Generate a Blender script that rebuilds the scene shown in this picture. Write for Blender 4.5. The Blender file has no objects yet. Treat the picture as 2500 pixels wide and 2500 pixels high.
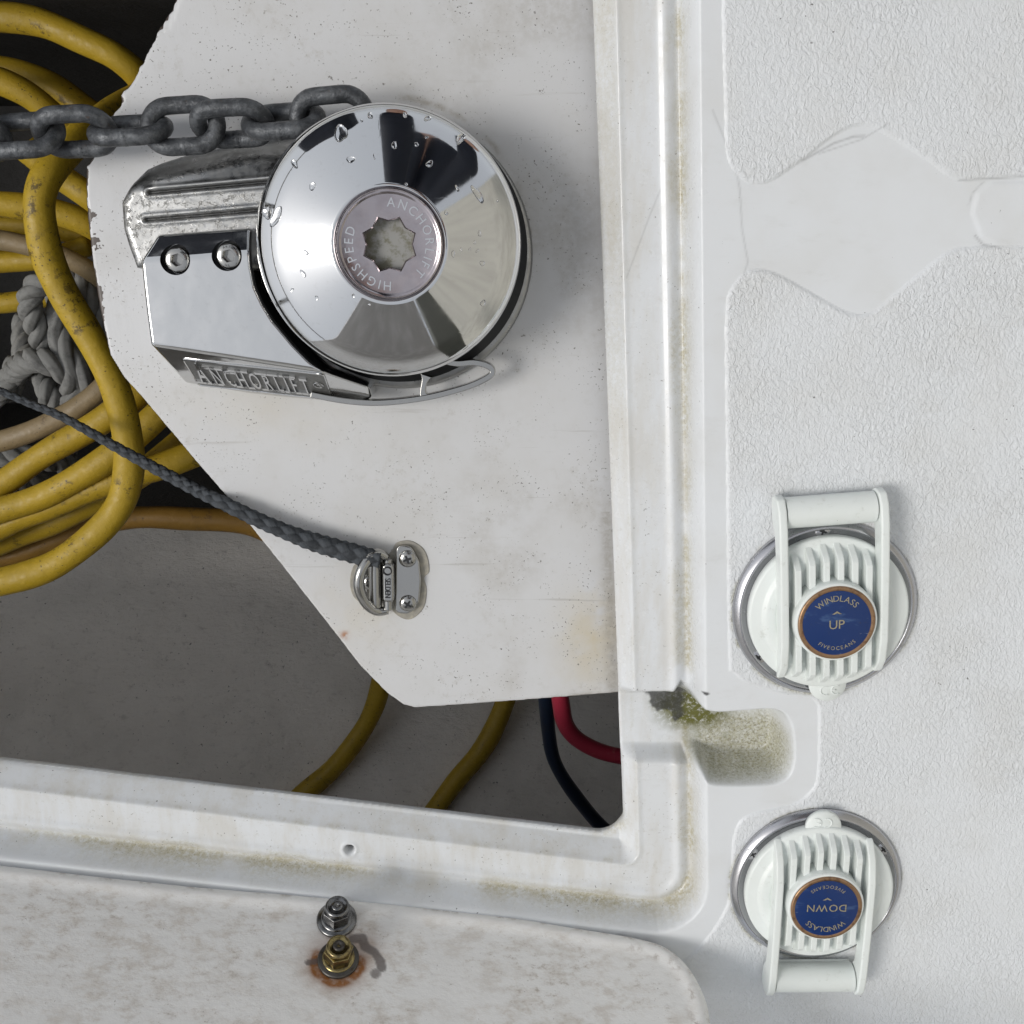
import bpy, bmesh, math, random
import numpy as np
from mathutils import Vector, Matrix
random.seed(7); RNG = np.random.default_rng(11)
S = 0.001                                   # everything below is laid out in millimetres
scene = bpy.context.scene
COL = scene.collection
# ------------------------------------------------------------------ camera
H = 483.0; TILT = math.radians(15.1)
cam_d = bpy.data.cameras.new("camera"); cam = bpy.data.objects.new("camera", cam_d); COL.objects.link(cam)
cam_d.sensor_width = 36; cam_d.lens = 36; cam_d.clip_start = 0.02; cam_d.clip_end = 400
cam.location = (0, 0, H*S); cam.rotation_euler = (-TILT, 0, 0)
scene.camera = cam
# ------------------------------------------------------------------ sky and sun (bright overcast)
SUN_EL, SUN_AZ = math.radians(48), math.radians(182)      # azimuth measured from +x, towards +y
world = bpy.data.worlds.new("World"); scene.world = world; world.use_nodes = True
wn, wl = world.node_tree.nodes, world.node_tree.links
bg = wn["Background"]; sky = wn.new("ShaderNodeTexSky"); sky.sky_type = 'NISHITA'; sky.sun_disc = False
sky.sun_elevation = SUN_EL; sky.sun_rotation = math.radians(90) - SUN_AZ
sky.air_density = 1.0; sky.dust_density = 3.0; sky.ozone_density = 1.0
whs = wn.new("ShaderNodeHueSaturation"); whs.inputs['Saturation'].default_value = 0.22
veil = wn.new("ShaderNodeMix"); veil.data_type = 'RGBA'; veil.inputs[0].default_value = .6; veil.inputs[7].default_value = (6.6, 6.95, 7.5, 1)   # cloud cover
wl.new(sky.outputs[0], whs.inputs['Color']); wl.new(whs.outputs[0], veil.inputs[6]); wl.new(veil.outputs[2], bg.inputs['Color'])
bg.inputs['Strength'].default_value = 0.11
sun_d = bpy.data.lights.new("sun", 'SUN'); sun = bpy.data.objects.new("sun", sun_d); COL.objects.link(sun)
sun_d.energy = 1.5; sun_d.angle = math.radians(22); sun_d.color = (1.0, 0.96, 0.9)
sdir = Vector((math.cos(SUN_EL)*math.cos(SUN_AZ), math.cos(SUN_EL)*math.sin(SUN_AZ), math.sin(SUN_EL)))
sun.rotation_euler = sdir.to_track_quat('Z', 'Y').to_euler()
scene.view_settings.view_transform = 'Standard'; scene.view_settings.look = 'None'
scene.view_settings.gamma = 1; scene.view_settings.exposure = 0.0
scene.cycles.use_denoising = True
scene.cycles.max_bounces = 10; scene.cycles.glossy_bounces = 6; scene.cycles.transmission_bounces = 8
scene.cycles.sample_clamp_indirect = 6

# ------------------------------------------------------------------ helpers
CAM = np.array([0, 0, H]); FWD = np.array([0, -math.sin(TILT), -math.cos(TILT)])
UPV = np.array([0, math.cos(TILT), -math.sin(TILT)]); RIGHT = np.array([1., 0, 0])
def ray(px, py):
    return FWD + RIGHT*((px-1250)/2500) + UPV*((1250-py)/2500)
def P(px, py, z=0.0):                        # the point of the level z that lies at that place of the view
    d = ray(px, py); return CAM + d*((z-H)/d[2])
def PL(px, py, o, n):                        # same on any plane
    d = ray(px, py); return CAM + d*(np.dot(np.asarray(o)-CAM, n)/np.dot(d, n))
def P2(pts, z=0.0):
    return np.array([P(x, y, z)[:2] for x, y in pts])
def pxmm(px, py, z):                         # pixels of the photograph per millimetre there
    d = P(px, py, z)-CAM; return 2500/np.dot(d, FWD)

def mk(name, verts, faces, mat=None, parent=None, smooth=True, origin=None):
    """mesh object; verts in world mm, kept relative to origin (or to the parent's place)"""
    v = np.asarray(verts, float)
    if parent is not None and origin is None: o = np.array(parent["_o"])
    else: o = np.zeros(3) if origin is None else np.asarray(origin, float)
    me = bpy.data.meshes.new(name)
    me.from_pydata([tuple(r) for r in (v-o)*S], [], [tuple(int(i) for i in f) for f in faces])
    me.update()
    if smooth: me.polygons.foreach_set("use_smooth", np.ones(len(me.polygons), bool))
    ob = bpy.data.objects.new(name, me); COL.objects.link(ob)
    if parent is not None: ob.parent = parent
    else: ob.location = o*S
    if mat: me.materials.append(mat)
    return ob
def mkbig(name, V, quads, mat, attrs=None, parent=None):
    o = np.array(parent["_o"]) if parent is not None else np.zeros(3)
    me = bpy.data.meshes.new(name)
    me.vertices.add(len(V)); me.vertices.foreach_set("co", ((V-o)*S).astype(np.float32).ravel())
    n = len(quads); me.loops.add(n*4); me.polygons.add(n)
    me.loops.foreach_set("vertex_index", quads.astype(np.int32).ravel())
    me.polygons.foreach_set("loop_start", np.arange(0, n*4, 4, dtype=np.int32))
    me.polygons.foreach_set("use_smooth", np.ones(n, bool))
    me.update(calc_edges=True); me.validate()
    for k, a in (attrs or {}).items():
        at = me.attributes.new(k, 'FLOAT', 'POINT'); at.data.foreach_set("value", a.astype(np.float32))
    me.materials.append(mat)
    ob = bpy.data.objects.new(name, me); COL.objects.link(ob)
    if parent is not None: ob.parent = parent
    return ob
def empty(name, o, label=None, cat=None, group=None, rz=0):
    e = bpy.data.objects.new(name, None); COL.objects.link(e); e.empty_display_size = 0.01
    e.location = np.asarray(o)*S; e.rotation_euler = (0, 0, rz); e["_o"] = [float(c) for c in o]
    tag(e, label, cat, group); return e
def tag(o, label=None, cat=None, group=None, kind=None):
    for k, v in (("label", label), ("category", cat), ("group", group), ("kind", kind)):
        if v: o[k] = v
    return o
def bevel(o, w, seg=2, ang=30, wn_=True):
    m = o.modifiers.new("bevel", 'BEVEL'); m.width = w*S; m.segments = seg; m.limit_method = 'ANGLE'; m.angle_limit = math.radians(ang)
    if wn_:
        w2 = o.modifiers.new("wn", 'WEIGHTED_NORMAL'); w2.keep_sharp = True
    return o
def sharp(o, ang=35): o.modifiers.new('es', 'EDGE_SPLIT').split_angle = math.radians(ang); return o
def catmull(pts, n=10, closed=False):
    p = np.asarray(pts, float); out = []
    m = len(p)
    for i in range(m if closed else m-1):
        a, b, c, d = (p[(i-1) % m], p[i], p[(i+1) % m], p[(i+2) % m]) if closed else (p[max(i-1, 0)], p[i], p[i+1], p[min(i+2, m-1)])
        for t in np.linspace(0, 1, n, endpoint=False):
            out.append(0.5*((2*b)+(-a+c)*t+(2*a-5*b+4*c-d)*t*t+(-a+3*b-3*c+d)*t**3))
    if not closed: out.append(p[-1])
    return np.array(out)
def resample(p, step):
    L = np.r_[0, np.cumsum(np.linalg.norm(np.diff(p, axis=0), axis=1))]
    n = max(2, int(L[-1]/step)); s = np.linspace(0, L[-1], n)
    return np.stack([np.interp(s, L, p[:, k]) for k in range(p.shape[1])], 1)
def frames(p, closed=False):
    t = np.gradient(p, axis=0) if not closed else (np.roll(p, -1, 0)-np.roll(p, 1, 0))
    t /= np.linalg.norm(t, axis=1)[:, None]+1e-12
    n = np.zeros_like(p); a = np.array([0, 0, 1.]) if abs(t[0][2]) < .9 else np.array([1., 0, 0])
    n[0] = a-t[0]*np.dot(a, t[0]); n[0] /= np.linalg.norm(n[0])
    for i in range(1, len(p)):
        v = n[i-1]-t[i]*np.dot(n[i-1], t[i]); n[i] = v/(np.linalg.norm(v)+1e-12)
    return t, n, np.cross(t, n)
def tube(p, r, seg=12, closed=False, caps=True):
    p = np.asarray(p, float); m = len(p); r = np.broadcast_to(np.asarray(r, float), (m,))
    t, n, b = frames(p, closed)
    a = np.linspace(0, 2*math.pi, seg, endpoint=False)
    V = (p[:, None, :] + r[:, None, None]*(np.cos(a)[None, :, None]*n[:, None, :]+np.sin(a)[None, :, None]*b[:, None, :])).reshape(-1, 3)
    F = []
    for i in range(m if closed else m-1):
        i2 = (i+1) % m
        for j in range(seg):
            j2 = (j+1) % seg; F.append((i*seg+j, i*seg+j2, i2*seg+j2, i2*seg+j))
    if caps and not closed:
        F.append(tuple(range(seg-1, -1, -1))); F.append(tuple((m-1)*seg+j for j in range(seg)))
    return V, F
class MB:
    def __init__(s): s.v = []; s.f = []; s.n = 0
    def add(s, V, F):
        s.v.append(np.asarray(V, float)); s.f += [tuple(i+s.n for i in f) for f in F]; s.n += len(V); return s
    def lathe(s, prof, c=(0, 0, 0), n=64, cap=True, ax=None):
        prof = np.asarray(prof, float); m = len(prof); a = np.linspace(0, 2*math.pi, n, endpoint=False)
        V = np.stack([prof[:, None, 0]*np.cos(a), prof[:, None, 0]*np.sin(a), np.repeat(prof[:, 1:2], n, 1)], -1).reshape(-1, 3)
        F = [(i*n+j, i*n+(j+1) % n, (i+1)*n+(j+1) % n, (i+1)*n+j) for i in range(m-1) for j in range(n)]
        if cap:
            F.append(tuple((m-1)*n+j for j in range(n))); F.append(tuple(reversed(range(n))))
        if ax is not None: V = V @ np.array(ax)         # rows of ax: images of x, y, z
        return s.add(V+np.asarray(c), F)
    def prism(s, poly, z0, z1, c=(0, 0, 0), ax=None):
        poly = np.asarray(poly, float)
        if np.sum(poly[:, 0]*np.roll(poly[:, 1], -1)-np.roll(poly[:, 0], -1)*poly[:, 1]) < 0: poly = poly[::-1]
        n = len(poly)
        V = np.vstack([np.c_[poly, np.full(n, z0)], np.c_[poly, np.full(n, z1)]])
        F = [(i, (i+1) % n, n+(i+1) % n, n+i) for i in range(n)]+[tuple(reversed(range(n))), tuple(range(n, 2*n))]
        if ax is not None: V = V @ np.array(ax)
        return s.add(V+np.asarray(c), F)
    def box(s, lo, hi, c=(0, 0, 0), ax=None):
        return s.prism([(lo[0], lo[1]), (hi[0], lo[1]), (hi[0], hi[1]), (lo[0], hi[1])], lo[2], hi[2], c, ax)
    def make(s, name, mat=None, parent=None, smooth=True, origin=None, local=False):
        V = np.vstack(s.v)
        if local and parent is not None: origin = np.zeros(3)
        return mk(name, V, s.f, mat, parent, smooth, origin)
def strip(p, w):                             # outline of a path with width
    p = np.asarray(p, float); t = np.gradient(p, axis=0); t /= np.linalg.norm(t, axis=1)[:, None]
    n = np.c_[-t[:, 1], t[:, 0]]; w = np.broadcast_to(np.asarray(w, float), (len(p),))[:, None]
    return np.vstack([p+n*w/2, (p-n*w/2)[::-1]])
def rpoly(pts, r, n=8):
    pts = np.asarray(pts, float); m = len(pts); r = np.broadcast_to(np.asarray(r, float), (m,)); out = []
    for i in range(m):
        a, b, c = pts[i-1], pts[i], pts[(i+1) % m]
        u = (a-b)/np.linalg.norm(a-b); v = (c-b)/np.linalg.norm(c-b)
        th = math.acos(np.clip(np.dot(u, v), -1, 1))
        if r[i] <= 0 or th > 3.1: out.append(b); continue
        d = r[i]/math.tan(th/2); d = min(d, .49*np.linalg.norm(a-b), .49*np.linalg.norm(c-b)); rr = d*math.tan(th/2)
        ce = b+(u+v)/np.linalg.norm(u+v)*rr/math.sin(th/2)
        p0, p1 = b+u*d-ce, b+v*d-ce; a0 = math.atan2(p0[1], p0[0]); a1 = math.atan2(p1[1], p1[0])
        da = (a1-a0+math.pi) % (2*math.pi)-math.pi
        for t in np.linspace(0, 1, n): out.append(ce+rr*np.array([math.cos(a0+da*t), math.sin(a0+da*t)]))
    return np.array(out)
def sdf(X, Y, poly):                         # + outside, - inside
    poly = np.asarray(poly, float); d = np.full(X.shape, 1e9); ins = np.zeros(X.shape, bool)
    for a, b in zip(poly, np.roll(poly, -1, 0)):
        e = b-a; w0, w1 = X-a[0], Y-a[1]
        t = np.clip((w0*e[0]+w1*e[1])/(e@e+1e-12), 0, 1)
        d = np.minimum(d, (w0-e[0]*t)**2+(w1-e[1]*t)**2)
        c = ((a[1] > Y) != (b[1] > Y))
        if abs(e[1]) > 1e-9: ins ^= c & (X < a[0]+(Y-a[1])*e[0]/e[1])
    d = np.sqrt(d); return np.where(ins, -d, d)
def dline(X, Y, pts):
    d = np.full(X.shape, 1e9)
    for a, b in zip(pts[:-1], pts[1:]):
        e = b-a; w0, w1 = X-a[0], Y-a[1]; t = np.clip((w0*e[0]+w1*e[1])/(e@e+1e-12), 0, 1)
        d = np.minimum(d, (w0-e[0]*t)**2+(w1-e[1]*t)**2)
    return np.sqrt(d)
def ss(a, b, x):
    t = np.clip((x-a)/(b-a), 0, 1); return t*t*(3-2*t)
def vnoise(X, Y, sc, seed=0):
    g = np.random.default_rng(seed).random((64, 64)); x, y = X/sc, Y/sc
    xi, yi = np.floor(x).astype(int), np.floor(y).astype(int); fx, fy = x-xi, y-yi
    fx, fy = fx*fx*(3-2*fx), fy*fy*(3-2*fy)
    G = lambda i, j: g[i % 64, j % 64]
    return (G(xi, yi)*(1-fx)+G(xi+1, yi)*fx)*(1-fy)+(G(xi, yi+1)*(1-fx)+G(xi+1, yi+1)*fx)*fy
def fbm(X, Y, sc, seed=0, o=4):
    r = 0; a = .5
    for k in range(o): r = r+a*vnoise(X, Y, sc/2**k, seed+k); a *= .5
    return r/(1-.5**o)
def heightfield(name, xs, ys, zf, zmin, mat, parent=None, xform=None, select=None, skirt=3.5):
    X, Y = np.meshgrid(xs, ys, indexing='ij'); Z, A = zf(X, Y)
    con = A.pop("con", None)
    nx, ny = X.shape; idx = np.arange(nx*ny).reshape(nx, ny)
    Q = np.stack([idx[:-1, :-1], idx[1:, :-1], idx[1:, 1:], idx[:-1, 1:]], -1).reshape(-1, 4)
    V = np.stack([X.ravel(), Y.ravel(), Z.ravel()], 1)
    if con is not None:                      # end the sheet cleanly on the contour con = 0 and turn its edge down
        gx, gy = np.gradient(con, xs, ys); gl = np.sqrt(gx*gx+gy*gy)+1e-9; c = con.ravel()
        Q = Q[(c[Q] > 0).any(1)]
        sn = np.zeros(len(c), bool); sn[np.unique(Q)] = True; sn &= (c <= 0)
        V[sn, 0] -= (c*(gx/gl**2).ravel())[sn]; V[sn, 1] -= (c*(gy/gl**2).ravel())[sn]
        E = np.concatenate([Q[:, [k, (k+1) % 4]] for k in range(4)]); E = E[sn[E].all(1)]
        key_ = np.sort(E, 1); _, fi, ct = np.unique(key_[:, 0].astype(np.int64)*len(c)+key_[:, 1], return_index=True, return_counts=True)
        E = E[fi[ct == 1]]; u = np.unique(E); new = np.full(len(c), -1); new[u] = len(V)+np.arange(len(u))
        W = V[u].copy(); W[:, 2] -= skirt; W[:, 0] += .4*(gx/gl).ravel()[u]; W[:, 1] += .4*(gy/gl).ravel()[u]
        V = np.vstack([V, W]); Q = np.vstack([Q, np.stack([E[:, 1], E[:, 0], new[E[:, 0]], new[E[:, 1]]], 1)])
        A = {k: np.r_[a.ravel(), a.ravel()[u]] for k, a in A.items()}; ext = u
    else:
        Q = Q[(Z.ravel()[Q] > zmin).any(1)]; ext = np.zeros(0, int)
    if xform is not None: V = xform(V)
    A = {k: a.ravel() for k, a in A.items()}
    def emit(nm, q, par, mt):
        u, inv = np.unique(q, return_inverse=True)
        return mkbig(nm, V[u], inv.reshape(-1, 4), mt, {k: a[u] for k, a in A.items()}, par)
    if select is None: return emit(name, Q, parent, mat)
    key = select(X, Y).ravel(); key = np.r_[key, key[ext]]; fk = key[Q].max(1)
    return emit, Q, fk

# ---- text
_glyph = {}
def glyph(c, depth):
    k = (c, depth)
    if k not in _glyph:
        cu = bpy.data.curves.new("t", 'FONT'); cu.body = c; cu.size = 1; cu.extrude = depth; cu.resolution_u = 3
        ob = bpy.data.objects.new("t", cu); COL.objects.link(ob)
        dg = bpy.context.evaluated_depsgraph_get(); me = bpy.data.meshes.new_from_object(ob.evaluated_get(dg))
        V = np.array([v.co[:] for v in me.vertices]); F = [tuple(p.vertices) for p in me.polygons]
        bpy.data.objects.remove(ob); bpy.data.curves.remove(cu); bpy.data.meshes.remove(me)
        _glyph[k] = (V, F)
    return _glyph[k]
def text_layout(s, size, gap=.1, depth=.08, sx=1.0):
    out = []; x = 0
    for c in s:
        if c == ' ': x += .3*size; continue
        V, F = glyph(c, depth); V = V.copy(); V[:, 0] -= V[:, 0].min(); V *= size; V[:, 0] *= sx; V[:, 2] /= 1
        w = V[:, 0].max(); out.append((x, w, V, F)); x += w+gap*size
    return out, x-gap*size
def text_line(mb, s, size, o, ux, uy, uz, gap=.1, depth=.08, sx=1.0):
    """text centred at o, running along ux, upright along uy, raised along uz"""
    L, w = text_layout(s, size, gap, depth, sx)
    for x, cw, V, F in L:
        V = V.copy(); V[:, 0] += x-w/2; V[:, 1] -= .35*size
        mb.add(np.asarray(o)+V[:, :1]*ux+V[:, 1:2]*uy+V[:, 2:]*uz, F)
def text_arc(mb, s, size, c, r, mid, top=True, gap=.12, depth=.08, z=0, sx=1.0):
    """text on a circle; mid = angle of its middle; top: letters' heads outwards"""
    L, w = text_layout(s, size, gap, depth, sx); rr = r
    for x, cw, V, F in L:
        a = mid-(x+cw/2-w/2)/rr if top else mid+(x+cw/2-w/2)/rr
        V = V.copy(); V[:, 0] -= cw/2; V[:, 1] -= .35*size
        er = np.array([math.cos(a), math.sin(a), 0]); et = np.array([-math.sin(a), math.cos(a), 0])
        ux, uy = (-et, er) if top else (et, -er)
        mb.add(np.array([c[0], c[1], z])+er*rr+V[:, :1]*ux+V[:, 1:2]*uy+V[:, 2:]*np.array([0, 0, 1.]), F)

# ---- materials
class Mat:
    def __init__(s, name, color=(.8, .8, .8), rough=.5, metal=0, **kw):
        s.m = bpy.data.materials.new(name); s.m.use_nodes = True; s.N = s.m.node_tree.nodes; s.L = s.m.node_tree.links
        s.b = s.N["Principled BSDF"]; s.b.inputs['Base Color'].default_value = (*color, 1)
        s.b.inputs['Roughness'].default_value = rough; s.b.inputs['Metallic'].default_value = metal
        for k, v in kw.items(): s.b.inputs[k.replace('_', ' ')].default_value = v
        g = s.n("ShaderNodeNewGeometry"); v = s.n("ShaderNodeVectorMath"); v.operation = 'SCALE'
        s.L.new(g.outputs['Position'], v.inputs[0]); v.inputs['Scale'].default_value = 1000; s.pos = v.outputs[0]
        s.col = None
    def n(s, t): return s.N.new(t)
    def put(s, sock, v):
        if hasattr(v, 'is_output') or isinstance(v, bpy.types.NodeSocket): s.L.new(v, sock)
        elif isinstance(v, tuple) and len(v) == 3 and sock.type == 'RGBA': sock.default_value = (*v, 1)
        else: sock.default_value = v
    def local(s):
        t = s.n("ShaderNodeTexCoord"); v = s.n("ShaderNodeVectorMath"); v.operation = 'SCALE'
        s.L.new(t.outputs['Object'], v.inputs[0]); v.inputs['Scale'].default_value = 1000; s.pos = v.outputs[0]; return s
    def stretch(s, sx, sy, sz, rot=0):
        m = s.n("ShaderNodeMapping"); m.inputs['Scale'].default_value = (sx, sy, sz); m.inputs['Rotation'].default_value = (0, 0, rot)
        s.L.new(s.pos, m.inputs['Vector']); return m.outputs[0]
    def noise(s, mm, detail=3, rough=.55, vec=None, dist=0.0):
        t = s.n("ShaderNodeTexNoise"); t.inputs['Scale'].default_value = 1/mm; t.inputs['Detail'].default_value = detail
        t.inputs['Roughness'].default_value = rough; t.inputs['Distortion'].default_value = dist
        s.L.new(vec or s.pos, t.inputs['Vector']); return t.outputs[0]
    def voro(s, mm, vec=None):
        t = s.n("ShaderNodeTexVoronoi"); t.inputs['Scale'].default_value = 1/mm; s.L.new(vec or s.pos, t.inputs['Vector']); return t.outputs['Distance']
    def ramp(s, v, a, b, lo=0.0, hi=1.0):
        r = s.n("ShaderNodeMapRange"); r.interpolation_type = 'SMOOTHSTEP'
        for k, x in zip(('From Min', 'From Max', 'To Min', 'To Max'), (a, b, lo, hi)): r.inputs[k].default_value = x
        s.put(r.inputs['Value'], v); return r.outputs[0]
    def math(s, op, a, b=0.0):
        m = s.n("ShaderNodeMath"); m.operation = op; s.put(m.inputs[0], a); s.put(m.inputs[1], b); return m.outputs[0]
    def mul(s, *a):
        r = a[0]
        for x in a[1:]: r = s.math('MULTIPLY', r, x)
        return r
    def add(s, a, b): return s.math('ADD', a, b)
    def attr(s, k):
        a = s.n("ShaderNodeAttribute"); a.attribute_name = k; return a.outputs['Fac']
    def mix(s, f, a, b):
        m = s.n("ShaderNodeMix"); m.data_type = 'RGBA'
        s.put(m.inputs[0], f); s.put(m.inputs[6], a); s.put(m.inputs[7], b); return m.outputs[2]
    def over(s, f, c):
        s.col = s.mix(f, s.col if s.col is not None else tuple(s.b.inputs['Base Color'].default_value)[:3], c)
        return s
    def bump(s, h, mm, strength=1.0, prev=None):
        b = s.n("ShaderNodeBump"); b.inputs['Distance'].default_value = mm*S; b.inputs['Strength'].default_value = strength
        s.put(b.inputs['Height'], h)
        if prev is not None: s.L.new(prev, b.inputs['Normal'])
        s.L.new(b.outputs[0], s.b.inputs['Normal']); return b.outputs[0]
    def rough(s, v): s.put(s.b.inputs['Roughness'], v); return s
    def done(s):
        if s.col is not None: s.L.new(s.col, s.b.inputs['Base Color'])
        return s.m

def gelcoat():
    m = Mat("gelcoat", (.74, .762, .785), .34); m.b.inputs['IOR'].default_value = 1.45
    n1 = m.noise(40, 4); n2 = m.noise(5, 4); n3 = m.noise(1.6, 3, .7)
    m.over(m.ramp(n1, .4, .75, 0, .3), (.63, .625, .60))
    m.over(m.mul(m.ramp(m.noise(11, 5, .7, m.stretch(.5, 1.2, 1, .4)), .52, .75, 0, .22), m.ramp(m.noise(80, 2), .35, .65)), (.50, .495, .47))
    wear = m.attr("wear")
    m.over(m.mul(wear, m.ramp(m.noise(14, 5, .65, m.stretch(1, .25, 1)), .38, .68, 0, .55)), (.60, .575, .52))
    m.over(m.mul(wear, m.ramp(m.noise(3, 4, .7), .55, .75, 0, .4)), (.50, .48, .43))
    d = m.attr("dirt_and_shade"); m.over(m.mul(d, m.ramp(m.noise(2.4, 5, .7), .3, .65, .1, .9)), (.45, .41, .275))
    m.over(m.mul(d, m.ramp(m.noise(.9, 3, .7), .56, .68, 0, .55)), (.16, .145, .10))
    g = m.attr("grime"); m.over(m.mul(g, m.ramp(n3, .3, .7, .35, 1)), (.42, .405, .285))
    m.over(m.mul(g, m.ramp(m.noise(1.3, 4, .8), .5, .6, 0, .75)), (.23, .21, .14))
    ms = m.attr("moss"); m.over(m.mul(ms, m.ramp(m.noise(2.2, 5, .75), .34, .52, .25, 1)), (.135, .135, .035))
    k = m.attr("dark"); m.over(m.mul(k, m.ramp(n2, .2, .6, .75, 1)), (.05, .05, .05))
    sp = m.ramp(m.noise(1.5, 2, .6), .685, .73)
    m.over(m.mul(sp, m.ramp(m.noise(20, 3), .47, .6), m.add(m.mul(wear, .85), .04)), (.09, .08, .07))
    m.over(m.mul(m.ramp(m.noise(2.2, 2, .6), .725, .75), m.ramp(m.noise(60, 2), .52, .6), .8), (.08, .075, .07))
    gr = m.attr("grip")
    w = m.noise(2.1, 3, .55, m.stretch(1.15, .8, 1, .5), .9); hh = m.mul(m.ramp(w, .25, .75), m.ramp(m.noise(70, 2), .3, .7, .55, 1), gr)
    nn = m.bump(m.add(m.mul(n2, .5), m.mul(n3, .25)), .12, .5)
    m.bump(hh, .62, .8, nn)
    m.rough(m.math('SUBTRACT', m.add(m.ramp(n2, .3, .7, .28, .44), m.mul(gr, .1)), m.mul(wear, .17)))
    return m.done()
def shelf_paint():
    m = Mat("shelf_paint", (.62, .625, .635), .4)
    n1 = m.noise(45, 5, .6); fine = m.noise(1.4, 4, .7)
    m.over(m.ramp(n1, .42, .72, 0, .45), (.53, .52, .50))
    m.over(m.ramp(m.noise(9, 5, .7), .56, .8, 0, .35), (.45, .44, .415))
    m.over(m.mul(m.attr("stain"), m.ramp(m.noise(12, 4), .25, .7, .4, 1)), (.56, .485, .33))
    m.over(m.mul(m.attr("grime"), m.ramp(m.noise(4, 5, .7), .3, .65, .2, 1)), (.30, .27, .22))
    m.over(m.mul(m.ramp(m.noise(1.3, 2, .6), .655, .70), m.ramp(m.noise(17, 3), .45, .58), .95), (.10, .09, .08))
    m.over(m.mul(m.ramp(m.noise(3.2, 3, .7), .66, .7), m.ramp(m.noise(24, 2), .5, .62), .75), (.13, .115, .10))
    m.over(m.mul(m.ramp(m.noise(9, 4, .65, m.stretch(.07, 1.7, 1, .75)), .66, .73), .35), (.30, .285, .26))
    m.over(m.mul(m.ramp(m.noise(9, 4, .65, m.stretch(.07, 1.4, 1, -.5)), .67, .74), .3), (.34, .32, .29))
    m.over(m.mul(m.ramp(m.noise(5, 5, .75), .5, .68), m.ramp(m.noise(38, 3), .48, .66), .4), (.42, .40, .365))
    m.over(m.ramp(m.add(m.attr("chip"), m.mul(m.noise(3.5, 5, .8), .55)), .67, .72), (.085, .068, .06))
    m.over(m.mul(m.attr("rust"), m.ramp(m.noise(3, 4), .3, .6)), (.36, .13, .03))
    v = m.noise(2.2, 3, .6, m.stretch(1, .18, 1, .12))
    b = m.bump(m.add(m.mul(v, .5), m.mul(fine, .3)), .16, .6)
    m.rough(m.ramp(n1, .3, .7, .34, .5)); return m.done()
def lid_paint():
    m = Mat("lid_paint", (.87, .862, .845), .44).local()
    v = m.stretch(.6, 1, 1)
    n1 = m.noise(8, 6, .72, v); n2 = m.noise(45, 4, .6)
    e = m.attr("clean")
    body = m.math('SUBTRACT', 1.0, e)
    m.over(m.mul(m.ramp(n1, .42, .66, 0, .75), m.ramp(n2, .3, .62, .25, 1), body), (.60, .545, .48))
    m.over(m.mul(m.ramp(m.noise(4, 5, .78, v), .54, .72, 0, .55), m.ramp(m.noise(30, 3), .42, .6), body), (.36, .31, .26))
    m.over(m.mul(m.ramp(m.noise(1.4, 2, .6), .68, .72), m.ramp(m.noise(15, 3), .48, .6), .6, body), (.25, .22, .19))
    m.over(m.mul(m.attr("old"), m.ramp(n2, .2, .6, .75, 1)), (.27, .255, .235))
    m.over(m.mul(m.attr("grime"), m.ramp(m.noise(5, 5, .7), .38, .6)), (.26, .20, .15))
    m.over(m.mul(m.attr("rust"), m.ramp(m.noise(5, 4, .6), .2, .6, .6, 1)), (.27, .105, .025))
    m.over(m.attr("dark"), (.115, .095, .09))
    m.over(m.ramp(m.add(m.attr("chip"), m.mul(m.noise(4, 5, .8), .5)), .76, .8), (.07, .065, .06))
    m.over(m.mul(m.ramp(m.voro(9), .03, .06, 1, 0), m.ramp(m.noise(30, 2), .6, .68)), (.1, .09, .08))
    m.bump(m.add(m.mul(m.noise(3.2, 4, .65, v), .7), m.mul(m.noise(1.1, 2), .15)), .45, .75)
    m.rough(m.ramp(n1, .3, .7, .38, .55)); return m.done()
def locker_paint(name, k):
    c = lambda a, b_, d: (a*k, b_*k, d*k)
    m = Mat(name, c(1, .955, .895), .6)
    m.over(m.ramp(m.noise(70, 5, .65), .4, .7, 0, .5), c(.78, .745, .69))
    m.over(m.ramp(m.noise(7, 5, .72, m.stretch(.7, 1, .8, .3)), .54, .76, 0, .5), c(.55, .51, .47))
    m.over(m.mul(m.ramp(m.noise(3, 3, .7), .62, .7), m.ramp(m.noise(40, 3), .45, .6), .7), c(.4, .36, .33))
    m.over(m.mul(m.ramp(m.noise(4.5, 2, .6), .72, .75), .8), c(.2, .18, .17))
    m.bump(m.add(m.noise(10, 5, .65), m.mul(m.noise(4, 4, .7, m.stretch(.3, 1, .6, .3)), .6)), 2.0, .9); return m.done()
def chrome(name="polished_steel", c=(.66, .665, .67), r=.045, scr=.5, wave=0):
    m = Mat(name, c, r, 1)
    t = m.noise(16, 5, .6); m.rough(m.ramp(t, .45, .75, r, r+.07))
    a = m.ramp(m.noise(5, 3, .6, m.stretch(.12, 2.2, 1, .5)), .63, .7); b = m.ramp(m.noise(5, 3, .6, m.stretch(2.0, .14, 1, .3)), .64, .7)
    m.over(m.mul(m.ramp(m.noise(4, 5, .7), .55, .75), .25), (.52, .51, .49))
    nb = m.bump(m.noise(17, 2, .4), wave, 1.0) if wave else None
    m.bump(m.add(a, b), .004, scr, nb); return m.done()
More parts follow.
